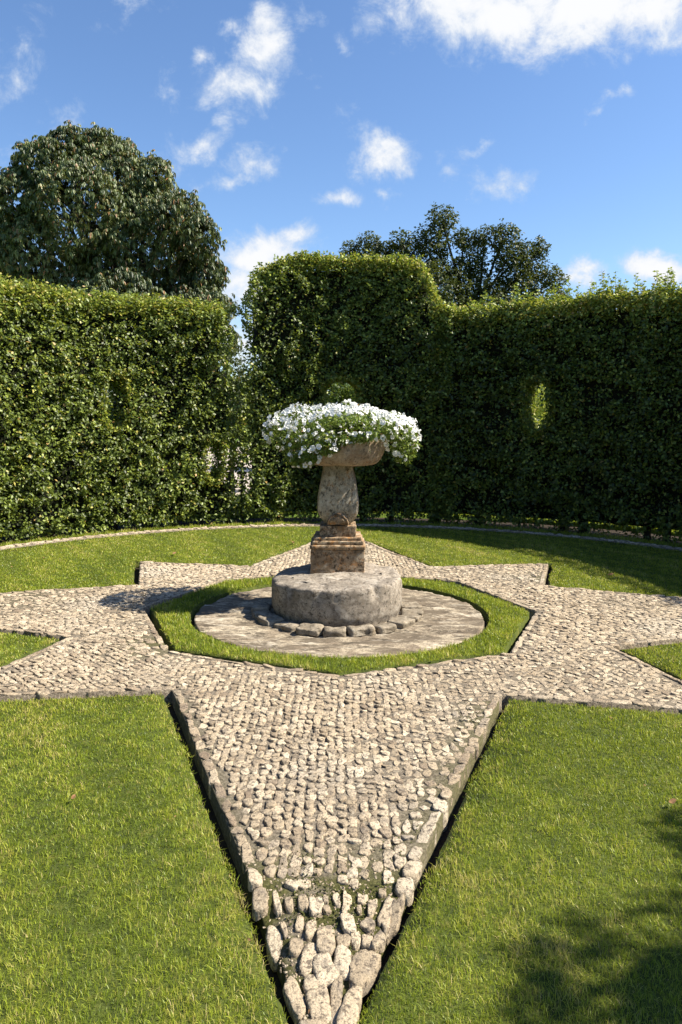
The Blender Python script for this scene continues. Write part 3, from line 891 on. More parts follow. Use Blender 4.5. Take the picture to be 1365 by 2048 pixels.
    for i in range(ns):
        a_ = th0 + (i + .5 + r.uniform(-.42, .42)) * (th1 - th0) / ns
        if abs(a_) > R(62): continue
        rb = RI + .38 + r.uniform(-.06, .06); b0 = hpos(np.array([a_]), np.array([rb]))[0]; wr = r.uniform(.02, .075)
        bp_ = np.array([b0[0], b0[1], -.10])
        if not cutl(np.array([[b0[0], b0[1], .3]]))[0]: continue
        tv, tf, tt_ = tube([bp_, bp_ + [r.normal(0, .01), 0, .10], bp_ + [r.normal(0, .02), 0, .35], bp_ + [r.normal(0, .03), 0, .9]], [wr * 1.5, wr * 1.1, wr, wr * .8], 8, .1)
        tr = npmesh('trunk', tv - np.array(root.location), tf, M['bark'], smooth=True, parent=root)
    return root


def Hx(xs, hs):
    def f(th):
        return np.interp(HC[0] + RI * np.sin(th), xs, hs)
    return f


def cut_left(P):          # left hedge stops short of the tall block, cut roughly along the path between them
    s_ = P[:, 0] + .135 * (P[:, 1] - 5.5)
    zb = np.interp(P[:, 2], [0, 2.3, 2.7, 3.1, 3.5, 4], [-1.60, -1.66, -1.80, -1.74, -1.90, -2.2])
    return s_ < zb + .05 * np.sin(P[:, 2] * 9) + .03 * np.sin(P[:, 2] * 23)


def cut_mid(P):
    s_ = P[:, 0] + .135 * (P[:, 1] - 5.5)
    zb = np.interp(P[:, 2], [0, 2.3, 2.7, 3.2, 3.5, 3.8, 4.1, 4.38], [-1.62, -1.60, -1.50, -1.56, -1.58, -1.50, -1.34, -.9])
    rb = np.interp(P[:, 2], [0, 3.45, 3.55, 3.75, 4.1, 4.3, 4.5], [1.8, 1.8, 1.66, 1.56, 1.42, 1.28, 1.1])
    return (s_ > zb + .03 * np.sin(P[:, 2] * 17)) & (P[:, 0] - .125 * (P[:, 1] - 5.7) < rb)


def cut_right(P):
    return P[:, 0] > np.where(P[:, 1] > 0, 1.44, .9)


def shoots_of(n, a0, a1, lo, hi, pw=1.5):
    def f(r):
        return [(r.uniform(a0, a1), lo + (hi - lo) * r.uniform() ** pw) for _ in range(n)]
    return f


def Hl(th):
    return 3.46 + .03 * np.sin(th * 9) - .10 * np.clip((th - R(-22)) / R(5), 0, 1)


def Hr(th):
    return np.where(th > R(40), 3.48, 3.52) + .03 * np.sin(th * 11) + np.clip((th - R(105)) / R(15), 0, 1) * (.24 + .14 * np.sin(th * 37))  # unseen near end raised so its shadow reaches further over the lawn


hedge('hornbeam_hedge', R(-154), px_x(-1.5), Hl, cut_left,
      'sunlit clipped hornbeam hedge curving round the left side of the lawn', shoots_of(260, R(-60), R(-18), .04, .20), 21, tshift=.03)
hedge('hornbeam_hedge', px_x(-1.72), px_x(1.9), Hx([-2, -1.65, -1.5, -1.37, -.75, .9, 1.25, 1.40, 1.52, 1.64, 2], [3.3, 3.55, 3.9, 4.12, 4.34, 4.36, 4.30, 4.14, 3.80, 3.55, 3.5]), cut_mid,
      'tall rounded block of clipped hornbeam rising behind the flower pedestal', shoots_of(150, px_x(-1.4), px_x(1.4), .04, .20), 22)
hedge('hornbeam_hedge', px_x(1.40), R(154), Hr, cut_right,
      'shaded clipped hornbeam hedge along the right side of the lawn with long shoots on top', lambda r: shoots_of(120, px_x(1.6), R(60), .04, .22, 1.4)(r) + shoots_of(210, R(17), R(60), .10, .46, 1.5)(r), 23)


# ------------------------------------------------------------------ trees
def at_px(px, py, Y):
    dx, dy = px - 682.5, py - 848
    return np.array([dx / 1500 * (Y + 6.45), Y, 1.6 - dy / 1500 * (Y + 6.45)])


def crown_pts(blobs, Y, dens, seed, depth=.75, shell=.22):
    """blobs given as seen from the lawn: bearing, height, radius; each gets its own depth and is a full round clump"""
    r = np.random.default_rng(seed); P = []; N = []
    sc = (Y + 6.45) / 1500
    cs = []
    for (bx, by, br) in blobs:
        c = at_px(bx, by, Y); rad = br * sc; c[1] += r.uniform(-1, 1) * rad * depth; cs.append((c, rad))
    for (c, rad) in cs:
        n = int(4 * math.pi * rad * rad * dens)
        d = unit(r.normal(size=(n, 3))); bump = 1 + .17 * snoise(d * rad, .35, seed) + .14 * snoise(d * rad, .9, seed + 1) + .08 * snoise(d * rad, 2, seed + 2)
        q = c + d * (rad * (bump - np.abs(r.normal(0, shell, n))))[:, None]
        inside = np.zeros(n, bool)
        for (c2, r2) in cs:
            if c2 is c: continue
            inside |= np.linalg.norm(q - c2, axis=1) < r2 * .72
        P.append(q[~inside]); N.append(d[~inside])
    return np.concatenate(P), np.concatenate(N), cs


def limbs(base, cs, r0, seed, hub=.5):
    r = np.random.default_rng(seed); parts = []
    top = np.mean([c for c, _ in cs], 0); hubp = base + (top - base) * hub
    parts.append(tube([base, base * .7 + hubp * .3, hubp], [r0 * 1.25, r0, r0 * .8], 12, .06))
    for (c, rad) in cs:
        m_ = hubp * .45 + c * .55 + r.normal(0, .15, 3) + np.array([0, 0, -.2])
        parts.append(tube([hubp, m_, c], [r0 * .42, r0 * .24, r0 * .10], 6, .05))
        for k in range(5):
            e = c + unit(r.normal(size=3)) * rad * .85
            parts.append(tube([c * .8 + m_ * .2, (c + e) / 2 + r.normal(0, .06, 3), e], [r0 * .11, r0 * .06, r0 * .02], 4, .0))
    return join(parts)


def chestnut(blobs, Y, label, seed, dens=85, base_x=None):
    P, N, cs = crown_pts(blobs, Y, dens, seed, shell=.13)
    r = np.random.default_rng(seed + 5)
    base = np.array([base_x if base_x is not None else np.mean([c[0] for c, _ in cs]), Y + .5, -.05])
    root = empty('horse_chestnut_tree', base, label, 'tree')
    n = len(P); parts = []
    clt = np.clip(.5 + .22 * snoise(P, .35, seed) + r.normal(0, .20, n), 0, 1)
    up = unit(N * .6 + np.array([0, 0, .7]) + r.normal(0, .25, (n, 3)))
    P = P + N * (np.abs(r.normal(0, .10, n)) * (r.uniform(size=n) < .3))[:, None]
    a0 = r.uniform(0, 6.28, n); size = r.uniform(.12, .20, n)
    ref = unit(np.cross(up, np.tile([.3, .2, .9], (n, 1)))); ref2 = np.cross(up, ref)
    for k in range(7):
        aa = a0 + (k - 3) * .78 + r.normal(0, .08, n)
        d = ref * np.cos(aa)[:, None] + ref2 * np.sin(aa)[:, None]
        D = unit(d * .75 + np.array([0, 0, -.75]) + N * .2 + r.normal(0, .08, (n, 3)))
        Nn = unit(d * .7 + np.array([0, 0, .55]) + N * .25 + r.normal(0, .1, (n, 3)))
        L = size * (1.1 - .16 * abs(k - 3)) * r.uniform(.9, 1.1, n)
        ti = np.clip(clt + r.normal(0, .10, n), 0, .93); br = r.uniform(size=n) < .05; ti[br] = 1
        parts.append(leaves(P + d * .02, Nn, D, L, L * .34, ti, fold=.35, curl=.22))
    V, F, t = join(parts); print('chestnut', len(V) // 5)
    npmesh('crown', V - base, F, M['chestnut_leaf'], {'tint': t}, parent=root)
    V, F, t = limbs(base, cs, .30, seed)
    npmesh('trunk', V - base, F, M['bark'], smooth=True, parent=root)
    return root


def broadleaf(name, blobs, Y, label, seed, mat, dens, leaf=(.07, .12), tuft=5, shell=.25, base_x=None, r0=.2, hub=.55, cat='tree', trunk=True, base_z=-.05, tadd=0.0):
    P, N, cs = crown_pts(blobs, Y, dens, seed, shell=shell)
    r = np.random.default_rng(seed + 5)
    base = np.array([base_x if base_x is not None else np.mean([c[0] for c, _ in cs]), Y + .3, base_z])
    root = empty(name, base, label, cat); n = len(P); parts = []
    clt = np.clip(.45 + tadd + .22 * snoise(P, .5, seed) + r.normal(0, .12, n), 0, 1)
    for k in range(tuft):
        D = unit(N * .4 + r.normal(0, .7, (n, 3))); Nn = unit(N * .3 + np.array([0, 0, .7]) + r.normal(0, .5, (n, 3)))
        L = r.uniform(leaf[0], leaf[1], n)
        parts.append(leaves(P + r.normal(0, leaf[0] * .5, (n, 3)), Nn, D, L, L * .55, np.clip(clt + r.normal(0, .12, n), 0, 1)))
    V, F, t = join(parts); print(name, len(V) // 5)
    npmesh('crown' if trunk else 'foliage', V - base, F, mat, {'tint': t}, parent=root)
    V, F, t = limbs(base, cs, r0, seed, hub)
    npmesh('trunk' if trunk else 'stem', V - base, F, M['bark'], smooth=True, parent=root)
    return root


chestnut([(185, 335, 72), (110, 365, 72), (95, 320, 35), (232, 310, 40), (262, 400, 78), (170, 440, 95), (330, 455, 62), (55, 440, 85), (385, 535, 52),
          (90, 540, 100), (240, 530, 100), (325, 565, 80), (405, 560, 34), (415, 620, 46), (190, 300, 46), (140, 300, 42), (300, 360, 46), (355, 430, 50), (395, 480, 48), (420, 545, 30), (440, 610, 26), (200, 400, 110), (110, 480, 120), (280, 500, 110), (360, 640, 80), (-30, 520, 90), (120, 650, 130), (250, 660, 110), (440, 680, 38)],
         15.5, 'big dark horse chestnut with drooping leaf fans above the left hedge', 31)
broadleaf('broadleaf_tree', [(-20, 385, 55), (-60, 440, 75), (-15, 465, 50), (-40, 560, 90)], 17.5, 'smaller-leaved tree at the far left edge beside the horse chestnut', 32, M['oak_leaf'], 60, (.08, .13), 5)
broadleaf('oak_tree', [(880, 440, 30), (862, 482, 40), (845, 530, 45), (802, 492, 30), (768, 500, 22), (735, 492, 26), (700, 502, 22), (790, 545, 50), (735, 545, 40),
                       (925, 478, 24), (965, 478, 26), (1000, 475, 30), (1012, 515, 36), (940, 530, 36), (1040, 505, 22), (1078, 492, 20), (1066, 530, 32), (1098, 558, 26), (1030, 560, 45),
                       (960, 580, 45), (900, 560, 48), (870, 600, 60), (1060, 600, 50), (980, 640, 60), (1120, 590, 22)],
          19.5, 'dark loose-crowned oak standing behind the tall hedge block to its right', 33, M['oak_leaf'], 64, (.08, .14), 5, .36, base_x=4.9, r0=.2, hub=.72)
broadleaf('shrub', [(665, 778, 34), (700, 785, 36), (715, 800, 36), (690, 830, 50)], 9.5, 'grey-green shrub seen through the opening above the flowers', 34, M['bush_leaf'], 200, (.05, .09), 4, .3, cat='shrub', trunk=False, r0=.05, tadd=-.30)
broadleaf('shrub', [(1075, 800, 60), (1060, 860, 70), (1110, 860, 60), (1040, 920, 80), (1120, 930, 80)], 12.0, 'yellow-green shrub, its leaf colour brightened to look sunlit, seen through the slot in the right hedge', 35, M['sunlit_tone_leaf'], 140, (.06, .10), 4, .2, cat='shrub', trunk=False, r0=.06, tadd=.35)
broadleaf('shrub', [(440, 740, 60), (480, 790, 55), (520, 860, 60), (400, 800, 70), (470, 860, 60)], 11.0, 'dark shrub closing the gap beside the left hedge', 36, M['oak_leaf'], 110, (.06, .10), 4, .2, cat='shrub', trunk=False, r0=.06)
broadleaf('shrub', [(300, 800, 90), (240, 820, 90), (270, 900, 90)], 11.5, 'dark shrub behind the slot in the left hedge', 37, M['oak_leaf'], 90, (.06, .10), 4, .2, cat='shrub', trunk=False, r0=.06)
# gravel drive far behind, glimpsed through the left hedge
gv = np.array([(-9.0, 9.8, -.016), (-1.6, 9.8, -.016), (-2.5, 45, -.016), (-22, 45, -.016)])
tag(npmesh('gravel_drive', gv, [np.array([[0, 1, 2, 3]])], M['gravel']), kind='structure')
# far wood on the horizon
fw = []
r_ = np.random.default_rng(77)
aa = r_.uniform(-1.3, 1.3, 30000); rad_ = r_.uniform(85, 110, 30000)
hh_ = (7 + 1.6 * np.sin(aa * 23) + 1.2 * np.sin(aa * 51 + 1)) * np.sqrt(r_.uniform(0, 1, 30000))
Pw = np.c_[rad_ * np.sin(aa), rad_ * np.cos(aa), hh_ * (1 - ((rad_ - 97) / 16) ** 2)]
V, F, t = leaves(Pw, r_.normal(size=Pw.shape) + [0, -.5, .6], r_.normal(size=Pw.shape), r_.uniform(.7, 1.4, len(Pw)), r_.uniform(.6, 1.0, len(Pw)), r_.uniform(0, 1, len(Pw)))
tag(npmesh('woodland', V, F, M['far_wood'], {'tint': t}), 'far belt of woodland beyond the hedges', 'woodland', kind='stuff')


# ------------------------------------------------------------------ millstone, edging stones, pedestal, basin
def fbm3(v, s, oct_=4):
    return mnoise.fractal(Vector((v[0] * s, v[1] * s, v[2] * s)), 1.0, 2.0, oct_)


def rough_bm(bm, amp, s, seed=0.0, keepz=None):
    bm.normal_update()
    nv = [(v_, v_.normal.copy()) for v_ in bm.verts]
    for v_, nn_ in nv:
        d = fbm3((v_.co.x + seed, v_.co.y + seed * .7, v_.co.z), s) * amp
        v_.co += nn_ * d


def lathe(profile, nseg, cx, cy):
    bm = bmesh.new(); rings = []
    for (r, z) in profile:
        if r < 1e-5: rings.append([bm.verts.new((cx, cy, z))])
        else: rings.append([bm.verts.new((cx + r * math.cos(2 * math.pi * k / nseg), cy + r * math.sin(2 * math.pi * k / nseg), z)) for k in range(nseg)])
    for A, Bq in zip(rings, rings[1:]):
        for k in range(nseg):
            k1 = (k + 1) % nseg
            if len(A) == 1 and len(Bq) == 1: continue
            if len(A) == 1: bm.faces.new((A[0], Bq[k1], Bq[k]))
            elif len(Bq) == 1: bm.faces.new((A[k], A[k1], Bq[0]))
            else: bm.faces.new((A[k], A[k1], Bq[k1], Bq[k]))
    return bm


def dense(profile, step):
    out = [profile[0]]
    for a_, b_ in zip(profile, profile[1:]):
        L = math.hypot(b_[0] - a_[0], b_[1] - a_[1]); n = max(1, int(L / step))
        for k in range(1, n + 1): out.append((a_[0] + (b_[0] - a_[0]) * k / n, a_[1] + (b_[1] - a_[1]) * k / n))
    return out


DX = -0.025
bm = lathe(dense([(.52, -.04), (.545, .03), (.556, .06), (.560, .20), (.558, .285), (.550, .298), (.530, .303), (.0, .318)], .02), 160, DX, 0)
for v_ in bm.verts:
    x, y = v_.co.x - DX, v_.co.y
    if v_.co.z > .15:
        k = (v_.co.z - .15) / .16
        v_.co.z += k * (.030 * (y + .2) + .045 * x * (1 if x < 0 else .25))
        # broken, lower back-left shoulder and small chips round the rim
        an = math.atan2(y, x); rr_ = math.hypot(x, y)
        if rr_ > .40:
            v_.co.z -= k * .020 * max(0, fbm3((an * 1.6, 3.3, rr_ * 2), 2.0)) * (rr_ - .40) / .14
            q = max(0, mnoise.noise(Vector((an * 5, 1.7, 0))) - .05) * .09
            v_.co.x -= k * q * math.cos(an); v_.co.y -= k * q * math.sin(an)
        v_.co.z += k * .012 * fbm3((x, y, 5), 7)
rough_bm(bm, .004, 12); rough_bm(bm, .004, 42, 4)
tag(bmobj('millstone', bm, M['millstone'], smooth=True), 'thick round grey millstone base carrying the pedestal on the stone plaza', 'millstone')

ordn = ['first', 'second', 'third', 'fourth', 'fifth', 'sixth', 'seventh', 'eighth', 'ninth', 'tenth', 'eleventh', 'twelfth', 'thirteenth']
angs = []
a_ = -118.0
while a_ < 112:
    wdeg = random.uniform(15, 22); angs.append((a_, a_ + wdeg)); a_ += wdeg + .8
for i, (q0, q1) in enumerate(angs):
    am = R((q0 + q1) / 2); w_ = R(q1 - q0) * .645; rr_ = random.uniform(.635, .665); dp = random.uniform(.15, .19); hh = random.uniform(.026, .042)
    cx_, cy_ = DX + rr_ * math.sin(am), -rr_ * math.cos(am)
    bm = bmesh.new(); bmesh.ops.create_cube(bm, size=1.0)
    bmesh.ops.subdivide_edges(bm, edges=bm.edges[:], cuts=9, use_grid_fill=True)
    for v_ in bm.verts:
        x, y, z = v_.co
        f_ = 1 - .10 * (abs(2 * x) ** 4 + abs(2 * y) ** 4) * .5
        if z > 0: f_ -= .05 * (z * 2) ** 6
        zz = z * (1 - .12 * (2 * max(abs(x), abs(y))) ** 8)
        v_.co = (x * w_ * f_ * (1 + .06 * y), y * dp * f_, zz * hh * 1.5)
    rough_bm(bm, .016, 8, i * 3.1); rough_bm(bm, .006, 30, i)
    o = bmobj('edging_stone', bm, M['edging'], smooth=True)
    o.location = (cx_, cy_, -.02 + hh * .45); o.rotation_euler = (random.uniform(-.04, .04), random.uniform(-.05, .05), am)
    n_side = ordn[i] if i < len(ordn) else 'last'
    tag(o, f'rough weathered kerb stone around the foot of the millstone, {n_side} counting from the left end', 'kerb stone', 'kerb stones around the millstone')

PX, PY = -.02, .25      # pedestal axis
ped = empty('stone_pedestal', (PX, PY, .32), 'weathered orange-grey carved stone pedestal standing on the millstone', 'pedestal')


def slab(name, w_, d_, z0, z1, mat, bev, cut=14, amp=.004, seed=0, top_in=0.0, dx=0, dy=0):
    bm = bmesh.new(); bmesh.ops.create_cube(bm, size=1.0)
    for v_ in bm.verts:
        v_.co = (v_.co.x * w_, v_.co.y * d_, (v_.co.z) * (z1 - z0))
    if bev > 0: bmesh.ops.bevel(bm, geom=bm.edges[:], offset=bev, segments=4, profile=.6, affect='EDGES')
    for _ in range(3):
        long = [e for e in bm.edges if e.calc_length() > .045]
        if long: bmesh.ops.subdivide_edges(bm, edges=long, cuts=1, use_grid_fill=True)
    bmesh.ops.triangulate(bm, faces=[f for f in bm.faces if len(f.verts) > 4])
    for v_ in bm.verts: v_.co.z += (z0 + z1) / 2 - .32; v_.co.x += dx; v_.co.y += dy
    rough_bm(bm, amp, 14, seed); rough_bm(bm, amp * .5, 45, seed)
    return bmobj(name, bm, mat, ped, smooth=True)


slab('base_block', .468, .46, .31, .512, M['ped_orange'], .008, seed=1)
slab('moulding', .484, .475, .5125, .553, M['ped_orange'], .018, seed=2, amp=.003)
slab('moulding', .445, .44, .5535, .588, M['ped_orange'], .014, seed=3, amp=.003)
slab('moulding', .415, .41, .5885, .617, M['ped_orange'], .012, seed=4, amp=.003)
slab('upper_block', .318, .32, .6175, .712, M['ped_orange'], .008, seed=5)
# baluster: square in section with rounded sides, swelling low down
prof = [(.060, .690), (.098, .705), (.134, .741), (.158, .775), (.172, .803), (.181, .84), (.183, .876), (.180, .92), (.176, .962), (.168, 1.02), (.160, 1.085), (.150, 1.13), (.145, 1.158), (.136, 1.20), (.131, 1.238)]
prof = dense(prof, .012); nseg = 96
bm = bmesh.new(); rings = []
for (hw, z) in prof:
    ring = []
    for k in range(nseg):
        q = 2 * math.pi * k / nseg; e = 5.5
        rr_ = (abs(math.cos(q)) ** e + abs(math.sin(q)) ** e) ** (-1 / e)
        x = hw * rr_ * math.cos(q); y = hw * .92 * rr_ * math.sin(q)
        # raised fillet along the edges of the front and back faces
        if abs(math.sin(q)) * rr_ > .8:
            t_ = abs(x) / hw
            y += math.copysign(.005, y) * (1 if t_ > .86 else 0) - math.copysign(.004, y) * (1 if t_ < .84 else 0)
        ring.append(bm.verts.new((x, y, z - .32)))
    rings.append(ring)
for A, Bq in zip(rings, rings[1:]):
    for k in range(nseg): bm.faces.new((A[k], A[(k + 1) % nseg], Bq[(k + 1) % nseg], Bq[k]))
bm.faces.new(rings[-1]); bm.faces.new(list(reversed(rings[0])))
rough_bm(bm, .004, 12, 7); rough_bm(bm, .002, 45, 8)
bmobj('baluster', bm, M['ped_grey'], ped, smooth=True)
# half-round shell carved low on the front face
bm = bmesh.new(); cz = .722; rA = .092; hub_ = bm.verts.new((0, -.206, cz + .01 - .32)); last = None; first = None; pr = None
for ri_, (rr_, yy_) in enumerate(((.030, -.206), (.060, -.205), (.072, -.201), (.077, -.186), (.082, -.203), (.092, -.200), (.097, -.165))):
    ring = []
    for k in range(41):
        q = math.pi * k / 40
        x = rr_ * math.cos(q); z = cz + rr_ * math.sin(q) * 1.02
        yb = yy_ + .055 * max(0, (.76 - z) / .06) * 1.0 * (1 if z < .76 else 0)
        ring.append(bm.verts.new((x, yb, z - .32)))
    if pr is None:
        for k in range(40): bm.faces.new((hub_, ring[k], ring[k + 1]))
    else:
        for k in range(40): bm.faces.new((pr[k], ring[k], ring[k + 1], pr[k + 1]))
    pr = ring
rough_bm(bm, .002, 20, 2)
bmobj('carved_arch', bm, M['ped_orange'], ped, smooth=True)

BX = .01
bas = lathe(dense([(.0, 1.238), (.250, 1.238), (.285, 1.243), (.318, 1.260), (.350, 1.295), (.374, 1.345), (.388, 1.40), (.396, 1.450), (.402, 1.462), (.402, 1.478), (.385, 1.486), (.350, 1.482), (.33, 1.44), (.0, 1.42)], .014), 128, BX, PY)
rough_bm(bas, .006, 9, 12); rough_bm(bas, .0025, 40, 13)
tag(bmobj('stone_basin', bas, M['basin'], smooth=True), 'shallow round weathered stone basin on top of the pedestal, full of flowers', 'basin')

# ------------------------------------------------------------------ petunias
pet = empty('petunia_plant', (BX, PY, 1.43), 'mounded white petunias spilling over the rim of the stone basin', 'flowers')
org = np.array([BX, PY, 1.43]); r = np.random.default_rng(91)


def mound(n, shell):
    """points over a broad mound, trailing over the rim at left and right"""
    a_ = r.uniform(0, 6.283, n); q = np.sqrt(r.uniform(0, 1, n))
    x = .69 * q * np.cos(a_); y = .52 * q * np.sin(a_)
    top = .265 * np.maximum(1 - q ** 3.6, 0) ** .5 + .03 * np.sin(x * 11 + 1) * (1 - q) + .04 * snoise(np.stack([x, y], 1), 2.2, 4)
    top = top * (1 - .10 * (x < 0) * 0)
    z = 0.035 + top - np.abs(r.normal(0, shell, n))
    N = unit(np.stack([x * 1.3, y * 1.6, .35 + .4 * (1 - q)], 1))
    return np.stack([x, y, z], 1), N, q


def trail(n, cx, cy, cz, rx, ry, rz):
    d = unit(r.normal(size=(n, 3))); k = r.uniform(.55, 1, n) ** .5
    P = np.array([cx, cy, cz]) + d * np.array([rx, ry, rz]) * k[:, None]
    return P, unit(d + np.array([0, -.3, .1]))


TR = [(-.50, -.06, .04, .17, .22, .12, 1.0), (-.40, -.26, -.06, .09, .10, .13, 1.4), (-.33, -.30, -.135, .09, .08, .055, 2.2), (-.22, -.36, .02, .14, .08, .06, 1.3), (-.02, -.40, .035, .10, .05, .03, 1.5), (-.14, -.41, -.03, .11, .05, .05, 2.0), (-.28, -.38, -.10, .09, .06, .07, 2.2), (.16, -.40, .055, .10, .05, .025, 1.2),
      (.50, -.05, .05, .15, .22, .12, .9), (.55, -.08, -.05, .10, .14, .12, 1.4), (.61, -.04, .02, .06, .10, .12, 1.0), (.30, -.26, .09, .14, .12, .05, 1.0), (-.62, -.05, .12, .07, .12, .04, 1.0), (.0, .3, .05, .4, .15, .1, .5)]
parts = []
P, N, q = mound(5200, .06); k = ~((np.abs(P[:, 0] - .06) < .14) & (P[:, 1] < -.22) & (P[:, 2] < .17))
P, N = P[k], N[k]
allP = [P]; allN = [N]
for (cx, cy, cz, rx, ry, rz, wq) in TR:
    a1, b1 = trail(int(330 * wq), cx, cy, cz, rx, ry, rz); allP.append(a1); allN.append(b1)
LP = np.concatenate(allP); LN = np.concatenate(allN); n = len(LP)
L = r.uniform(.022, .045, n); ti = np.clip(r.normal(.5, .2, n), 0, .95); ti[r.uniform(size=n) < .02] = 1
V, F, t = leaves(LP, LN * .6 + r.normal(0, .5, (n, 3)) + [0, 0, .3], LN + r.normal(0, .7, (n, 3)), L, L * r.uniform(.35, .5, n), ti)
st = [tube([(.30 * math.cos(a_), .26 * math.sin(a_), -.0), (.42 * math.cos(a_), .34 * math.sin(a_), .08), (r.uniform(.5, .66) * math.cos(a_), r.uniform(.38, .5) * math.sin(a_), r.uniform(-.08, .08))], [.003, .0025, .0015], 4, tint=.4) for a_ in r.uniform(0, 6.28, 70)]
V, F, t = join([(V, F, t)] + st)
npmesh('foliage', V, F, M['petunia_leaf'], {'tint': t}, parent=pet)
sl = lathe([(0, 1.462), (.2, 1.466), (.338, 1.455)], 40, 0, 0); 
for v_ in sl.verts: v_.co.z -= 1.43; v_.co.z += .01 * math.sin(v_.co.x * 30) * math.cos(v_.co.y * 27)
bmobj('compost', sl, M['soil'], pet, smooth=True)


def flower_geo(seed):
    rr = random.Random(seed); nl = 30; V = [(0, 0, -.030)]; F = []
    levels = [(.0035, -.026), (.006, -.010), (.013, -.001), (.022, .003), (.0285, .0005)]
    for li_, (rad, z) in enumerate(levels):
        for k in range(nl):
            a_ = 2 * math.pi * k / nl; lob = abs(math.cos(2.5 * a_))
            r_q = rad * (1 + (.16 * (lob ** .6 - .6) if li_ >= 3 else 0))
            zz = z + (.004 * math.sin(5 * a_ + seed) * (li_ - 2) / 2 if li_ > 2 else 0) + (.003 * math.sin(2 * a_ + seed * 2) if li_ > 3 else 0)
            V.append((r_q * math.cos(a_), r_q * math.sin(a_), zz))
    for k in range(nl): F.append((0, 1 + (k + 1) % nl, 1 + k))
    F4 = []
    for li_ in range(len(levels) - 1):
        a_ = 1 + li_ * nl; bq = a_ + nl
        for k in range(nl): F4.append((a_ + k, a_ + (k + 1) % nl, bq + (k + 1) % nl, bq + k))
    return np.array(V), [np.array(F), np.array(F4)]


P1, N1, q1 = mound(950, .012)
k = ~((np.abs(P1[:, 0] - .06) < .17) & (P1[:, 1] < -.15) & (P1[:, 2] < .24)); P1, N1 = P1[k], N1[k]
FP = [P1 + N1 * .02]; FN = [N1]
for (cx, cy, cz, rx, ry, rz, wq) in TR:
    a1, b1 = trail(int(13 * wq), cx, cy, cz, rx, ry, rz); FP.append(a1 + b1 * .015); FN.append(b1)
FP = np.concatenate(FP); FN = np.concatenate(FN)
# keep flowers from sharing one spot
sel = []
for i in range(len(FP)):
    if all(np.linalg.norm(FP[i] - FP[j]) > .032 for j in sel): sel.append(i)
FP, FN = FP[sel], FN[sel]
FN = unit(FN * .8 + r.normal(0, .60, FN.shape) + np.array([.12, -.30, .15]))
FP = FP + unit(FN) * np.abs(r.normal(0, .018, (len(FN), 1)))
FP[:, 1] -= .01
order = np.argsort(FP[:, 1] - FP[:, 2] * .3)
geos = [flower_geo(s) for s in range(5)]
protos = []
rest = []
for rank, i in enumerate(order):
    nrm = Vector(FN[i]); quat = nrm.to_track_quat('Z', 'Y'); sc = random.uniform(.52, .92); g = random.randrange(5)
    if rank < 100:
        if len(protos) <= g or True:
            pass
        key = g
        me = bpy.data.meshes.get(f'flower_{key}')
        if me is None:
            o = npmesh(f'flower_{key}', geos[g][0], geos[g][1], M['petal'], smooth=True); me = o.data; me.name = f'flower_{key}'; bpy.data.objects.remove(o)
        o = bpy.data.objects.new('flower', me); link(o); o.parent = pet
        o.location = FP[i]; o.rotation_mode = 'QUATERNION'; o.rotation_quaternion = quat; o.scale = (sc,) * 3
        o.rotation_quaternion = quat
    else:
        mt = np.array(quat.to_matrix()); Vv = (geos[g][0] * sc) @ mt.T + FP[i]; rest.append((Vv, geos[g][1], np.zeros(len(Vv))))
V, F, t = join(rest)
tag(npmesh('flower_mass', V, F, M['petal'], smooth=True, parent=pet), kind='stuff')
print('flowers', len(order))

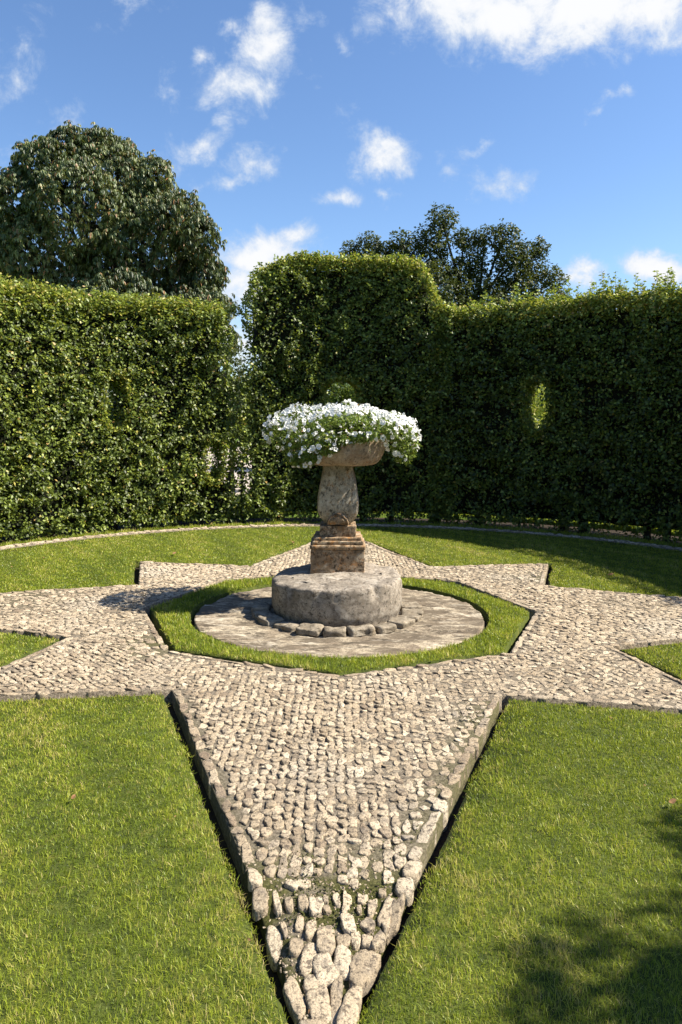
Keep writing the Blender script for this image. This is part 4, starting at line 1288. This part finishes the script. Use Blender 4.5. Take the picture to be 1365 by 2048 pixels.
# tiny brown litter scattered in the turf and on the soil under the hedges
nl_ = 900; la = rng.uniform(0, 6.283, nl_); lr = np.where(rng.uniform(size=nl_) < .35, np.sqrt(rng.uniform(0, 1, nl_)) * 5.2, rng.uniform(5.3, 6.4, nl_))
LPt = np.stack([HC[0] + lr * np.sin(la), HC[1] + lr * np.cos(la)], 1); LPt = LPt[~inpoly(LPt, STAR_O) | (rng.uniform(size=nl_) < .12)]; nl_ = len(LPt); Ls = rng.uniform(.012, .034, nl_) * np.where(LPt[:, 1] < -1, .45, .8)
V, F, t = leaves(np.c_[LPt, rng.uniform(.008, .02, nl_)], rng.normal(0, .45, (nl_, 3)) + [0, 0, 1], rng.normal(0, 1, (nl_, 3)), Ls, Ls * .6, rng.uniform(0, 1, nl_), fold=.25, curl=.3)
tag(npmesh('leaf_litter', V, F, M['dead_leaf'], {'tint': t}), 'small dry brown leaf litter scattered over the lawn and under the hedges', 'leaf litter', kind='stuff')

# ------------------------------------------------------------------ fallen leaves
FL = [(1350, 1616, 'dry tan fallen leaf lying on the right-hand lawn near the edge of the view', .030, .4),
      (143, 1607, 'curled brown fallen leaf lying on the near left lawn', .022, 1.4),
      (1224, 1153, 'small brown fallen leaf at the shadow edge on the far right lawn', .05, .2),
      (586, 1088, 'small brown fallen leaf on the back lawn left of the pedestal', .05, 2.0),
      (348, 1110, 'small dull fallen leaf on the lawn behind the left star point', .045, .9),
      (1225, 1445, 'reddish fallen leaf near the top of the right-hand front lawn', .022, 2.4)]
for (px, py, lab, sz, rot) in FL:
    c_ = plan(px, py); bm = bmesh.new(); nx, ny = 8, 5; G = []
    for i in range(nx + 1):
        row = []
        for j in range(ny + 1):
            uu = i / nx * 2 - 1; vv = (j / ny * 2 - 1); wl = (1 - uu * uu) ** .7 * .5
            row.append(bm.verts.new((uu * sz, vv * wl * sz, sz * (.35 * uu * uu + .5 * abs(vv) * wl + .08 * math.sin(uu * 5)))))
        G.append(row)
    for i in range(nx):
        for j in range(ny):
            bm.faces.new((G[i][j], G[i + 1][j], G[i + 1][j + 1], G[i][j + 1]))
    bmesh.ops.remove_doubles(bm, verts=bm.verts[:], dist=1e-5)
    o = bmobj('fallen_leaf', bm, M['dead_leaf'], smooth=True); o.scale = (.7,) * 3; o.location = (c_[0], c_[1] + .02, .014); o.rotation_euler = (.3, -.2, rot)
    tag(o, lab, 'leaf')
